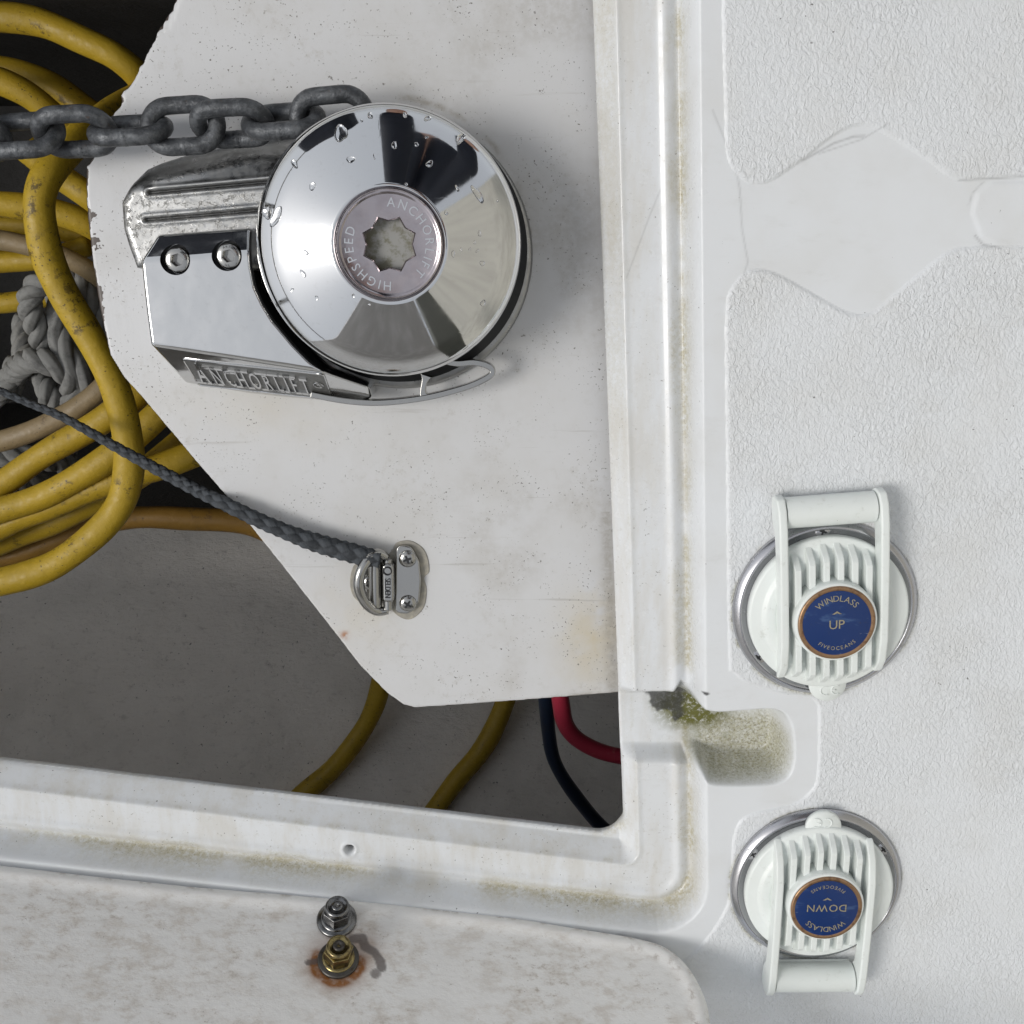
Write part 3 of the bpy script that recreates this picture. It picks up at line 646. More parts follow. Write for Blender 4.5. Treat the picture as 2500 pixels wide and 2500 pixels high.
# hub with eight point star socket
NS = 8; star = []
for k in range(2*NS):
    a = math.pi/NS*k+math.radians(22.5); rr = 11.9 if k % 2 == 0 else 9.7; star.append((rr*math.cos(a), rr*math.sin(a)))
star = np.array(star); n = len(star)
def ringpts(r, z): 
    a = [math.atan2(y, x) for x, y in star]; return np.array([(r*math.cos(t), r*math.sin(t), z) for t in a])
def dense(poly, k=4):
    return np.vstack([poly+(np.roll(poly, -1, 0)-poly)*t for t in [0]]) if k == 1 else np.array([poly[i]+(poly[(i+1) % len(poly)]-poly[i])*j/k for i in range(len(poly)) for j in range(k)])
sd = dense(star, 4); nn_ = len(sd); ang = np.arctan2(sd[:, 1], sd[:, 0])
loops = [np.c_[sd, np.full(nn_, HZ-8)], np.c_[sd, np.full(nn_, HZ-.5)], np.c_[sd*1.05, np.full(nn_, HZ)]]
for r_, z_ in ((hr-2.6, HZ), (hr-2.0, HZ+.15), (hr-1.5, HZ+.7), (hr-.8, HZ+.8), (hr-.2, HZ+.3), (hr, HZ-.6), (hr, HZ-4)):
    loops.append(np.c_[r_*np.cos(ang), r_*np.sin(ang), np.full(nn_, z_)])
V = np.vstack(loops)+WC; F = [(i*nn_+j, i*nn_+(j+1) % nn_, (i+1)*nn_+(j+1) % nn_, (i+1)*nn_+j) for i in range(len(loops)-1) for j in range(nn_)]
hub = mk("hub", V, F, M_hubst, wind); e_ = hub.modifiers.new("es", 'EDGE_SPLIT'); e_.split_angle = math.radians(40)
mb = MB(); mb.prism(sd*1.0, HZ-9, HZ-7.2, WC); mb.make("star_socket", M_sock, wind, False)
mb = MB(); text_arc(mb, "ANCHORLIFT", 5.6, WC, 17.6, math.radians(22), True, .3, .06, HZ, .95); text_arc(mb, "HIGHSPEED", 5.6, WC, 17.6, math.radians(213), True, .3, .06, HZ, .95)
lt = mb.make("lettering", M_chr, hub, False, origin=np.array([WC[0], WC[1], zs]))
# cast side wing (chain pipe cover) with two grooves
wing = P2([(313, 496), (335, 452), (362, 413), (392, 397), (440, 380), (560, 352), (760, 330), (840, 420), (820, 640), (640, 660), (350, 655), (330, 600), (318, 560)], -30)
gr1 = P2([(372, 471), (470, 462), (700, 441)], -22); gr2 = P2([(360, 537), (470, 528), (690, 508)], -20)
def wing_z(X, Y):
    d = sdf(X, Y, wing); yt, yl = P(500, 372, -24)[1], P(500, 440, -20)[1]
    z = -18-14*ss(yl-3, yt+6, Y+.10*(X-P(500, 400, -22)[0])*-1)
    z -= 5*(1-np.sqrt(np.clip(1-np.clip(1+d/5., 0, 1)**2, 0, 1)))
    ridge = P2([(392, 440), (520, 408), (690, 378)], -24); z += 1.4*np.exp(-(dline(X, Y, ridge)/3.2)**2)
    g = np.minimum(dline(X, Y, gr1), dline(X, Y, gr2)); z -= 1.6*(1-ss(.35, 1.1, g))
    z += .7*np.exp(-((g-2.0)/1.0)**2)
    z -= 22*ss(-.3, 1.0, d)
    n = fbm(X, Y, 14, 83)
    wear = ss(P(500, 452, -20)[1], P(500, 480, -20)[1], Y)*0+ss(.2, .5, n)*(Y < P(500, 468, -20)[1])+.9*np.exp(-(dline(X, Y, ridge)/2.4)**2)
    return z, dict(wear=np.clip(wear, 0, 1), dark=.85*(1-ss(.4, .95, g)))
lo, hi = wing.min(0)-2, wing.max(0)+2
heightfield("chain_pipe_cover", np.arange(lo[0], hi[0], .5), np.arange(lo[1], hi[1], .5), wing_z, zs-1, M_cast, wind)
# polished clutch cover
zt = -4.0
cover_top = [(343, 637), (400, 634), (480, 629), (560, 622), (612, 617), (614, 650), (624, 700), (643, 742), (667, 781), (716, 840), (752, 877), (785, 905), (720, 897), (642, 886), (548, 871), (450, 856), (367, 842), (356, 760), (348, 690)]
ct = np.array([P(x, y, zt) for x, y in cover_top]); nc = len(ct)
up1 = np.array([P(614, 556, zt-6), P(500, 564, zt-6), P(384, 573, zt-6)])
# lower sloping face lies on a plane
fA, fB, fC = P(367, 842, zt), P(785, 905, zt), P(610, 962, zs+5)
for i_ in (12, 13, 14, 15): t_ = np.clip((ct[i_]-fA)@(fB-fA)/((fB-fA)@(fB-fA)), 0, 1); ct[i_] = fA+(fB-fA)*t_
fn = np.cross(fB-fA, fC-fA); fn /= np.linalg.norm(fn); fn = fn if fn[2] > 0 else -fn
low_px = [(900, 944), (908, 972), (868, 985), (810, 980), (700, 971), (610, 961), (530, 948), (452, 935)]
lowp = np.array([PL(x, y, fA, fn) for x, y in low_px])
V = list(ct)+list(up1)+list(lowp); iu = nc; il = nc+3
faces = [tuple(range(nc-1, -1, -1)), (0, 1, 2, 3, 4, iu, iu+1, iu+2)[:8], tuple([11]+[il+k for k in range(8)]+[16, 15, 14, 13, 12])]
outer = [0, iu+2, iu+1, iu, 4, 5, 6, 7, 8, 9, 10, 11]+[il+k for k in range(8)]+[16, 17, 18]
base0 = len(V)
for i in outer: q = V[i].copy(); q[2] = zs+.5 if True else 0; V.append(q)
m_ = len(outer)
for k in range(m_): a, b = outer[k], outer[(k+1) % m_]; faces.append((a, b, base0+(k+1) % m_, base0+k))
bmc = bmesh.new(); vv = [bmc.verts.new((np.array(p)-np.array(wind["_o"]))*S) for p in V]
for f in faces: bmc.faces.new([vv[i] for i in f])
bmesh.ops.recalc_face_normals(bmc, faces=bmc.faces)
me = bpy.data.meshes.new("clutch_cover"); bmc.to_mesh(me); bmc.free(); me.materials.append(M_cov)
me.polygons.foreach_set("use_smooth", np.ones(len(me.polygons), bool))
cover = bpy.data.objects.new("clutch_cover", me); COL.objects.link(cover); cover.parent = wind; 
# screw wells: cut, then the cut is kept as mesh
def cut(ob, mbs, width=None):
    c = mbs.make("cutter", None, None, False); bo = ob.modifiers.new("b", 'BOOLEAN'); bo.operation = 'DIFFERENCE'; bo.object = c; bo.solver = 'EXACT'
    bpy.context.view_layer.update(); dg = bpy.context.evaluated_depsgraph_get()
    new = bpy.data.meshes.new_from_object(ob.evaluated_get(dg)); ob.modifiers.clear(); ob.data = new
    bpy.data.objects.remove(c)
scr = [P(427, 634, zt), P(553, 624, zt)]
mbs = MB()
for q in scr: mbs.lathe([(.1, zt-9), (7.0, zt-9), (7.0, zt+8), (.1, zt+8)], (q[0], q[1], 0), 48)
bevel(cover, 1.9, 5, 12, False); cut(cover, mbs); sharp(cover, 40); w2 = cover.modifiers.new('wn', 'WEIGHTED_NORMAL'); w2.keep_sharp = True
for k, q in enumerate(scr):
    c = (q[0]+.4, q[1]-.2, 0); zb = zt-8.8
    s_ = MB(); hexa = np.array([(2.9*math.cos(.3+k+j*math.pi/3), 2.9*math.sin(.3+k+j*math.pi/3)) for j in range(6)]); hd = dense(hexa, 6); ha = np.arctan2(hd[:, 1], hd[:, 0]); nh = len(hd)
    lp_ = [np.c_[hd, np.full(nh, zb+3)], np.c_[hd, np.full(nh, zb+7.2)], np.c_[hd*1.06, np.full(nh, zb+7.5)]]
    for r_, z_ in ((5.0, zb+7.5), (5.5, zb+7.1), (5.7, zb+6.4), (5.7, zb)): lp_.append(np.c_[r_*np.cos(ha), r_*np.sin(ha), np.full(nh, z_)])
    F = [(i*nh+j, i*nh+(j+1) % nh, (i+1)*nh+(j+1) % nh, (i+1)*nh+j) for i in range(len(lp_)-1) for j in range(nh)]+[tuple(range(nh))]
    so = mk("cap_screw", np.vstack(lp_)+np.array(c), F, M_fit, cover, True, origin=np.array(wind["_o"])); so.modifiers.new("es", 'EDGE_SPLIT').split_angle = math.radians(40)
    t = MB(); text_arc(t, "A4-70", 1.5, c, 4.25, math.radians(30+60*k), True, .2, .05, zb+7.5); text_arc(t, "VM", 1.5, c, 4.25, math.radians(200+60*k), True, .2, .05, zb+7.5)
    so2 = t.make("screw_marking", M_blk, cover, False, origin=np.array(wind["_o"]))
    MB().lathe([(.1, 0), (6.95, 0), (6.95, .1), (.1, .1)], (q[0], q[1], zt-8.95), 40).make("screw_well", M_blk, cover, False, origin=np.array(wind["_o"]))
# name plate on the sloping face
def FP(px, py): return PL(px, py, fA, fn)
pa, pb_ = FP(463, 908), FP(804, 945); ux = (pb_-pa)/np.linalg.norm(pb_-pa); uy = np.cross(fn, ux); pm = (pa+pb_)/2
hl = np.linalg.norm(pb_-pa)/2; hh = abs((FP(630, 897)-FP(630, 958))@uy)/2
pl_ = rpoly([(-hl, -hh), (hl, -hh), (hl, hh), (-hl, hh)], 2.2, 6)
axp = [ux, uy, fn]
pm = pm-uy*.0
WO = np.array(wind["_o"])
pl_ob = MB().prism(pl_, -.2, .12, pm, axp).make("name_plate", M_plate, wind, False)
fr = MB(); a_, b_ = pl_*np.array([1.0, 1.0]), rpoly([(-hl+.9, -hh+.9), (hl-.9, -hh+.9), (hl-.9, hh-.9), (-hl+.9, hh-.9)], 1.6, 6); k_ = len(a_)
V = np.vstack([np.c_[a_, np.full(k_, -.2)], np.c_[a_*.995, np.full(k_, .55)], np.c_[b_*1.01, np.full(k_, .55)], np.c_[b_, np.full(k_, .1)]]) @ np.array(axp)+pm
F = [(i*k_+j, i*k_+(j+1) % k_, (i+1)*k_+(j+1) % k_, (i+1)*k_+j) for i in range(3) for j in range(k_)]
f_ = mk("plate_rim", V, F, M_chr, pl_ob, True, origin=WO); f_.modifiers.new("es", 'EDGE_SPLIT').split_angle = math.radians(40)
# serif capitals: plain letters plus little serif bars at the ends of the strokes
SERIF = dict(A=[(0, 0), (1, 0)], N=[(.05, 0), (.02, 1), (.95, 1)], C=[(.95, .86)], H=[(.05, 0), (.95, 0), (.05, 1), (.95, 1)], R=[(.05, 0), (1, 0), (0, 1)], L=[(.06, 0), (.06, 1)], I=[(.5, 0), (.5, 1)], F=[(.1, 0), (.0, 1)], T=[(.5, 0)], O=[])
def serif_line(mb, word, big, small, o, total):
    items = []; x = 0
    for i, c in enumerate(word):
        sz = big if i == 0 else small; V, F = glyph(c, .035); V = V.copy(); V[:, 0] -= V[:, 0].min(); V *= sz; V[:, 0] *= .92
        w = max(V[:, 0].max(), .1*sz); items.append((c, x, w, sz, V, F)); x += w+.34*small
    x -= .34*small; k = total/x
    for c, xx, w, sz, V, F in items:
        V = V.copy(); V[:, 0] = (V[:, 0]+xx)*k-total/2; V[:, 1] -= .35*small
        mb.add(o+V @ np.array(axp), F)
        for sx_, sy_ in SERIF[c]:
            cx = (xx+sx_*w)*k-total/2; cy = sy_*.70*sz-.35*small; hw = .13*small
            mb.add(o+np.array([(cx-hw, cy-.04*small, -.3), (cx+hw, cy-.04*small, -.3), (cx+hw, cy+.04*small, -.3), (cx-hw, cy+.04*small, -.3), (cx-hw, cy-.04*small, .035*small), (cx+hw, cy-.04*small, .035*small), (cx+hw, cy+.04*small, .035*small), (cx-hw, cy+.04*small, .035*small)]) @ np.array(axp), [(4, 5, 6, 7), (0, 1, 5, 4), (1, 2, 6, 5), (2, 3, 7, 6), (3, 0, 4, 7)])
mb = MB(); serif_line(mb, "ANCHORLIFT", 2*hh*.76/.7, 2*hh*.60/.7, pm-ux*3.0-uy*.2+fn*.3, hl*2*.80)
text_line(mb, "R", 3.0, pm+ux*(hl-5.0)+uy*1.6+fn*.15, ux, uy, fn, .1, .05); 
ring_ = np.array([pm+ux*(hl-5.0)+uy*1.6+fn*.5+ux*2.4*math.cos(a)+uy*2.4*math.sin(a) for a in np.linspace(0, 2*math.pi, 24, endpoint=False)])
mb.add(*tube(ring_, .3, 6, True)); mb.make("lettering", M_chr, pl_ob, False, origin=WO)
# chain stripper loop beneath the cap, lower right
zp = -24.0
path = P2([(760, 962), (848, 978), (933, 982), (1038, 970), (1133, 946), (1185, 924), (1203, 908), (1192, 893), (1157, 884), (1110, 886), (1050, 870)], zp)
pth = resample(catmull(path, 8), 1.2)
mb = MB(); mb.prism(strip(pth, 2.9), zp-3.5, zp+2.5)
st = P2([(1042, 915), (1036, 935), (1033, 955), (1038, 972)], zp); st = resample(catmull(st, 6), .8); wv = 2.6+4.0*np.abs(np.linspace(-1, 1, len(st)))**3
mb.prism(strip(st, wv), zp-3, zp+2.2)
bevel(mb.make("stripper_loop", M_fit, wind, True), .5, 2)
# water drops lying on the cap
mb = MB()
def capz(r): return np.interp(r, [p[0] for p in prof[6:31]][::-1], [p[1] for p in prof[6:31]][::-1])
drops = [(827, 325, 4.6, 7.0, .3), (715, 400, 2.2, 4.0, .8), (755, 455, 2.4, 3.0, .2), (848, 390, 3.2, 2.4, .6), (985, 262+20, 1.6, 2.2, 0), (955, 355, 2.3, 2.5, 0), (1010, 353, 1.8, 1.6, .4), (1040, 290, 2.8, 2.2, .5), (900, 283, 1.8, 3.2, .1), (1120, 340, 3.0, 5.0, -.7), (1160, 475, 2.6, 7.5, .5), (1108, 460, 1.4, 2.4, .5), (670, 530, 3.4, 7.5, -.6), (650, 520, 3.8, 5.4, .4), (738, 617, 2.3, 2.6, .2), (733, 668, 1.8, 2.8, .5), (708, 708, 1.0, 2.0, -.6), (766, 727, 1.4, 1.6, 0), (852, 722, 1.4, 1.3, 0), (1170, 643, 1.8, 2.2, .2), (1163, 570, 1.3, 2.4, .4), (1174, 740, 2.0, 2.6, 0), (1115, 610, .9, 1.6, .2), (1138, 608, .9, 1.2, 0), (1157, 612, .8, 1.9, -.6), (1150, 592, 1.0, 1.2, 0), (1036, 335, 1.2, 1.2, 0), (1040, 400, 3.2, 2.2, .3), (1078, 520, 1.4, 1.8, 0), (1095, 620, 1.3, 2.6, .2), (890, 742, 1.0, 1.0, 0), (980, 450, 1.2, 1.2, 0), (905, 382, .8, 2.0, .1), (879, 295, 1.2, 1.0, 0), (1210, 490, 1.0, 1.0, 0)]
for px_, py_, a_, b_, rot in drops:
    q = P(px_, py_, 14); r = np.hypot(q[0]-WC[0], q[1]-WC[1]); q = P(px_, py_, capz(np.clip(r, 26, wr-3))); r = np.hypot(q[0]-WC[0], q[1]-WC[1]); 
    zc = capz(np.clip(r, 26, wr-2.2)); er = (q[:2]-WC[:2])/max(r, 1e-6); slope = .40
    nrm = np.array([er[0]*slope, er[1]*slope, 1]); nrm /= np.linalg.norm(nrm); tx = np.cross([0, 1., 0], nrm); tx /= np.linalg.norm(tx); ty = np.cross(nrm, tx)
    c_, s_ = math.cos(rot), math.sin(rot); k = 18; ph = RNG.random(3)*6
    a_, b_ = a_*1.2, b_*1.2; V = []; rings = [(1.0, -.15), (.99, .1), (.9, .38), (.7, .66), (.42, .84), (.15, .92)]
    hgt = .42*min(a_, b_)*.5+.25
    for rr, zz in rings:
        for j in range(k):
            t = 2*math.pi*j/k; w = 1+.16*math.sin(2*t+ph[0])+.1*math.sin(3*t+ph[1])
            x, y = a_/2*rr*w*math.cos(t), b_/2*rr*w*math.sin(t); V.append(np.array([q[0], q[1], zc])+tx*(c_*x-s_*y)+ty*(s_*x+c_*y)+nrm*zz*hgt)
    mb.add(V, [(i*k+j, i*k+(j+1) % k, (i+1)*k+(j+1) % k, (i+1)*k+j) for i in range(len(rings)-1) for j in range(k)]+[tuple((len(rings)-1)*k+j for j in range(k)), tuple(reversed(range(k)))])
tag(mb.make("water_drops", M_water, None), "clear rain drops scattered over the chrome windlass cap", "water drops", None, "stuff")

# the capstan leans a touch towards the gutter
for o_ in [o for o in bpy.data.objects if o.type == 'MESH' and (o.name in ("capstan_cap", "hub", "star_socket", "water_drops") or (o.parent is not None and o.parent.name == "hub"))]:
    zo = 0 if o_.name == "water_drops" else zs*S
    for v_ in o_.data.vertices: v_.co.x += .13*(v_.co.z+zo-.008)
# ================================================================== anchor chain
zc = -17.0
ch = empty("anchor_chain", P(318, 318, zc), "dull grey galvanised anchor chain running in from the left", "chain")
link_px = [(56, 331), (183, 322), (318, 318), (447, 307), (568, 302), (692, 296), (811, 285)]
rolls = [-42, 40, -66, -8, 48, -58, 14]
link_px = [(-75, 338)]+link_px; rolls = [42]+rolls
cs = [P(x, y, zc+(2 if i > 5 else 0)) for i, (x, y) in enumerate(link_px)]
for i, c in enumerate(cs):
    d = cs[min(i+1, len(cs)-1)]-cs[max(i-1, 0)]; d /= np.linalg.norm(d)
    side = np.cross([0, 0, 1.], d); side /= np.linalg.norm(side); upn = np.cross(d, side)
    a = math.radians(rolls[i]); w = side*math.cos(a)+upn*math.sin(a)
    half, rad, wire = 6.6, 9.2, 3.95; path = []
    for t in np.linspace(-math.pi/2, math.pi/2, 12): path.append((half+rad*math.cos(t), rad*math.sin(t)))
    for t in np.linspace(math.pi/2, 3*math.pi/2, 12): path.append((-half+rad*math.cos(t), rad*math.sin(t)))
    pts = np.array([c+d*x+w*y for x, y in path]); pts = resample(np.vstack([pts, pts[:1]]), 1.6)[:-1]
    V, F = tube(pts, wire, 14, True)
    wz = pts[np.argmin(np.abs((pts-c)@d)+50*((pts-c)@w > 0))]
    lk_ = MB().add(V, F)
    wr_ = np.array([wz+d*x for x in (-1.6, -.7, 0, .7, 1.6)]); lk_.add(*tube(wr_, [3.8, 4.05, 4.12, 4.05, 3.8], 14))
    lk_.make("chain_link", M_galv, ch)

# ================================================================== hoses, cables and ropes in the locker
def run(pts, r, step=4, seg=14):
    if pts[0][0] < -40: (x0, y0, z0), (x1, y1, z1) = pts[0], pts[1]; k = 900/max(40, abs(x1-x0)); pts = [(x0-900, y0-(y1-y0)*k*.35, z0-20), (x0-350, y0-(y1-y0)*k*.2, z0-6)]+list(pts)
    p = resample(catmull(np.array([P(x, y, z) for x, y, z in pts]), 10), step); L = np.arange(len(p))*step; ph = abs(pts[-1][0]*.37+pts[-1][1]*.11)
    p[:, 0] += 1.1*np.sin(L/31+ph)+.5*np.sin(L/13+2*ph); p[:, 1] += 1.1*np.sin(L/27+1.7*ph)+.5*np.sin(L/11+ph)
    return tube(p, r*(1+.035*np.sin(L/19+ph)+.02*np.sin(L/7.3+ph)), seg)
R = 9.0
hose = MB()
runs = [
 [(-120, 36, -240), (-40, 40, -240), (40, 44, -238), (130, 62, -236), (230, 105, -234), (300, 150, -236), (360, 215, -250), (420, 330, -300), (430, 430, -340)],
 [(-120, 168, -330), (-40, 166, -326), (40, 176, -322), (130, 210, -318), (210, 262, -314), (275, 315, -320), (330, 400, -350), (350, 480, -380)],
 [(-120, 185, -270), (-40, 192, -270), (30, 218, -272), (90, 250, -276), (160, 300, -285), (240, 345, -300), (330, 420, -330)],
 [(420, 180, -300), (330, 240, -240), (250, 300, -190), (180, 350, -155), (125, 405, -135), (97, 460, -128), (92, 530, -126), (112, 625, -128), (160, 722, -130), (226, 832, -132), (284, 950, -134), (312, 1060, -136), (312, 1140, -138), (286, 1228, -138), (230, 1308, -136), (150, 1372, -134), (60, 1410, -134), (-40, 1430, -134), (-150, 1432, -134)],
 [(60, 360, -230), (130, 420, -235), (175, 452, -238), (230, 492, -240), (330, 570, -260)],
 [(-100, 488, -255), (0, 495, -257), (70, 507, -260), (140, 525, -264), (215, 552, -270), (320, 610, -290)],
 [(-100, 545, -310), (0, 548, -310), (80, 556, -310), (150, 566, -312), (230, 590, -318), (330, 640, -330)],
 [(-100, 640, -300), (0, 636, -300), (60, 634, -300), (130, 626, -300), (220, 600, -305)],
 [(-100, 742, -315), (0, 736, -315), (70, 730, -317), (150, 722, -320), (230, 700, -326)],
 [(-110, 1262, -195), (-30, 1208, -195), (30, 1168, -195), (90, 1126, -194), (180, 1068, -193), (285, 1000, -194), (350, 950, -200), (430, 880, -220)],
 [(-120, 1268, -175), (-30, 1256, -174), (60, 1226, -173), (150, 1186, -172), (250, 1130, -172), (330, 1066, -175), (400, 1000, -182), (470, 930, -200)],
 [(-120, 1330, -190), (-30, 1302, -186), (60, 1262, -182), (150, 1224, -180), (240, 1188, -180), (340, 1150, -182), (430, 1122, -188), (520, 1098, -196), (620, 1080, -210)],
 [(-120, 1352, -215), (-20, 1332, -212), (80, 1296, -208), (180, 1250, -204), (280, 1196, -202), (370, 1135, -206), (450, 1075, -214), (520, 1010, -230)],
]
def on_floor(pts, r):                       # (px, py, lift above the sloping locker floor)
    return [(x, y, PL(x, y, FO+FN*(r+l), FN)[2]) for x, y, l in pts]
HR = 8.6
runs.append(on_floor([(962, 1560, 60), (931, 1646, 34), (916, 1714, 22), (890, 1776, 12), (843, 1843, 5), (797, 1895, 1), (740, 1942, 0), (680, 1985, 0), (600, 2035, 0)], HR))
runs.append(on_floor([(1270, 1600, 30), (1237, 1712, 14), (1205, 1780, 7), (1160, 1850, 2), (1112, 1910, 0), (1068, 1965, 0), (1020, 2030, 0)], HR))
for i, r_ in enumerate(runs): hose.add(*run(r_, HR if i > 12 else R if i not in (6, 7, 8) else 8.0))
hose = hose.make("yellow_hose", M_hose); tag(hose, "long scuffed yellow hose coiled in the dark locker", "hose")
bh = MB()
bh.add(*run([(120, 1310, -240), (240, 1276, -240), (330, 1262, -240), (455, 1262, -242), (580, 1275, -248), (650, 1300, -254), (740, 1350, -270)], R*.95))
bh.add(*run([(-120, 1372, -232), (0, 1356, -230), (80, 1340, -230), (170, 1308, -235), (250, 1270, -244)], R*.95))
tag(bh.make("brown_stained_hose", M_brown), "brown stained hose lying across the bare locker floor below the coil", "hose")
th = MB()
th.add(*run([(-120, 1098, -205), (-30, 1080, -205), (60, 1057, -205), (130, 1026, -204), (200, 984, -204), (262, 938, -206), (330, 870, -216), (380, 800, -240)], 7.2))
th.add(*run([(-100, 585, -275), (0, 592, -275), (80, 604, -275), (150, 622, -277), (225, 662, -282), (310, 720, -300)], 7.2))
tag(th.make("tan_hose", M_tan), "faded tan hose crossing the white rope inside the locker", "hose")
tag(mk("red_cable", *run([(1330, 1560, -130), (1362, 1660, -150), (1367, 1710, -156), (1375, 1760, -162), (1404, 1803, -166), (1455, 1834, -168), (1521, 1850, -168), (1600, 1856, -168)], 5.8, 2.5, 16), M_red), "thick red battery cable curving in beside the hatch gutter", "cable")
tag(mk("navy_cable", *run([(1325, 1540, -160), (1331, 1640, -180), (1332, 1710, -190), (1336, 1785, -198), (1352, 1861, -206), (1393, 1932, -214), (1450, 1994, -222), (1510, 2044, -228), (1580, 2090, -234)], 5.2, 2.5, 16), M_navy), "dark navy battery cable bending down into the locker corner", "cable")
# three strand white rope
def laid(mb, pts, r, pitch):
    p = resample(catmull(np.array([P(x, y, z) for x, y, z in pts]), 14), 1.8); t, n, b = frames(p)
    s = np.r_[0, np.cumsum(np.linalg.norm(np.diff(p, axis=0), axis=1))]
    ca = np.cos(6*np.linspace(0, 2*math.pi, 24, endpoint=False))
    for k in range(3):
        a = s/pitch*2*math.pi+k*2*math.pi/3
        q = p+r*.50*(np.cos(a)[:, None]*n+np.sin(a)[:, None]*b); V_, F_ = tube(q, r*.56, 24); V_ = V_.reshape(-1, 24, 3); V_ = q[:, None]+(V_-q[:, None])*(1+.055*ca)[None, :, None]; mb.add(V_.reshape(-1, 3), F_)
wrp = MB()
laid(wrp, [(185, 790, -300), (165, 720, -262), (125, 690, -246), (85, 702, -244), (72, 745, -248), (90, 800, -256), (112, 848, -266), (150, 850, -280), (150, 800, -300)], 8.2, 36)
laid(wrp, [(60, 780, -330), (58, 830, -318), (62, 880, -306), (80, 905, -296)], 8.5, 38)
laid(wrp, [(140, 700, -285), (145, 760, -262), (150, 830, -250), (180, 890, -244), (215, 945, -248), (260, 1010, -266)], 8.6, 70)
laid(wrp, [(20, 960, -310), (40, 905, -268), (75, 880, -246), (115, 885, -240), (155, 905, -242), (178, 945, -248), (170, 1000, -258), (150, 1060, -290)], 8.6, 38)
laid(wrp, [(108, 925, -268), (118, 960, -250), (130, 1000, -252), (150, 1050, -262), (160, 1110, -285)], 8.0, 38)
laid(wrp, [(-60, 1010, -300), (-5, 960, -280), (30, 915, -276), (42, 890, -285)], 8.5, 38)
laid(wrp, [(-80, 1120, -250), (0, 1115, -248), (60, 1118, -250), (120, 1120, -262), (180, 1140, -280)], 9, 40)
laid(wrp, [(-80, 1180, -262), (-10, 1168, -258), (60, 1170, -262), (140, 1200, -285)], 9, 40)
laid(wrp, [(160, 660, -300), (195, 690, -290), (235, 760, -290), (262, 830, -300)], 8, 40)
tag(wrp.make("white_rope", M_wrope), "heap of thick greyish white twisted rope under the yellow hose", "rope")
# braided dark line running to the pad eye
bp = np.array([P(*q) for q in [(-120, 895, -190), (-40, 934, -168), (0, 954, -156), (80, 988, -138), (160, 1022, -120), (310, 1106, -92), (460, 1186, -58), (545, 1228, -35), (650, 1278, -31.5), (745, 1316, -31), (830, 1342, -31), (890, 1358, -30), (928, 1366, -29.5)]])
bp = resample(catmull(bp, 16), .5); bt, bn, bb = frames(bp); L_ = np.r_[0, np.cumsum(np.linalg.norm(np.diff(bp, axis=0), axis=1))]; fr_ = L_/L_[-1]
rad = np.interp(fr_, [0, .35, .55, .74, .86, .9, .965, 1], [2.3, 2.6, 3.3, 3.7, 4.2, 5.0, 5.4, 4.4])
NA = 40; th_ = np.linspace(0, 2*math.pi, NA, endpoint=False)
TT, SS_ = np.meshgrid(th_, L_); nb_ = 4; per = 10.0
U = nb_*TT/(2*math.pi)*1.0+SS_/per; W = -nb_*TT/(2*math.pi)+SS_/per
iu_, iw_ = np.floor(U), np.floor(W); fu, fw = U-iu_, W-iw_; par = (iu_+iw_) % 2
acr = np.where(par == 0, fu, fw); alo = np.where(par == 0, fw, fu)
hgt_ = np.sqrt(np.clip(1-(2*acr-1)**2, 0, 1))*(.55+.45*np.sin(np.pi*alo))
yarn = .04*np.sin(acr*2*math.pi*3)
RR = rad[:, None]*(.66+.40*hgt_+yarn*hgt_)
VB = bp[:, None, :]+RR[..., None]*(np.cos(TT)[..., None]*bn[:, None, :]+np.sin(TT)[..., None]*bb[:, None, :])
mb = MB(); mB = len(bp)
mb.add(VB.reshape(-1, 3), [(i*NA+j, i*NA+(j+1) % NA, (i+1)*NA+(j+1) % NA, (i+1)*NA+j) for i in range(mB-1) for j in range(NA)]+[tuple(reversed(range(NA))), tuple((mB-1)*NA+j for j in range(NA))])
bl_ = mb.make("braided_line", M_rope); at_ = bl_.data.attributes.new("yarn", 'FLOAT', 'POINT'); at_.data.foreach_set("value", (par*(.6+.4*RNG.random(SS_.shape))).ravel().astype(np.float32))
tag(bl_, "dark grey braided line stretched from the locker to the pad eye", "rope")

# ================================================================== folding pad eye on the shelf
fo = P(965, 1420, zs)
pe = empty("pad_eye", fo, "small steel folding pad eye holding the braided line", "pad eye")
def FPx(px, py, z): return P(px, py, z)
seal = P2(list(map(tuple, catmull([(955, 1345), (968, 1325), (1000, 1319), (1030, 1335), (1044, 1360), (1048, 1395), (1036, 1410), (1042, 1440), (1036, 1480), (1015, 1505), (992, 1512), (965, 1498), (940, 1470), (900, 1478), (868, 1462), (855, 1432), (858, 1395), (872, 1376), (920, 1380)], 4, True))), zs)
bevel(MB().prism(seal, zs-.5, zs+.7).make("sealant", M_seal, pe), .5, 2)
zp1 = zs+4.0
pr = rpoly(P2([(966, 1334), (1003, 1332), (1024, 1372), (1028, 1420), (1024, 1468), (1002, 1500), (964, 1498)], zp1), [3, 5, 6, 9, 6, 5, 3], 6)
bevel(MB().prism(pr, zs+.3, zp1).make("screw_plate", M_fit, pe), .9, 3)
lp2 = rpoly(P2([(890, 1388), (945, 1384), (948, 1470), (893, 1468)], zs+2.5), 2, 5)
bevel(MB().prism(lp2, zs+.3, zs+2.6).make("hinge_plate", M_fit, pe), .6, 2)
blk = rpoly(P2([(932, 1378), (960, 1378), (962, 1472), (934, 1472)], zs+11), 2.0, 5)
bk = MB().prism(blk, zs+2, zs+10.5).make("hinge_block", M_fit, pe); bevel(bk, 1.3, 3)
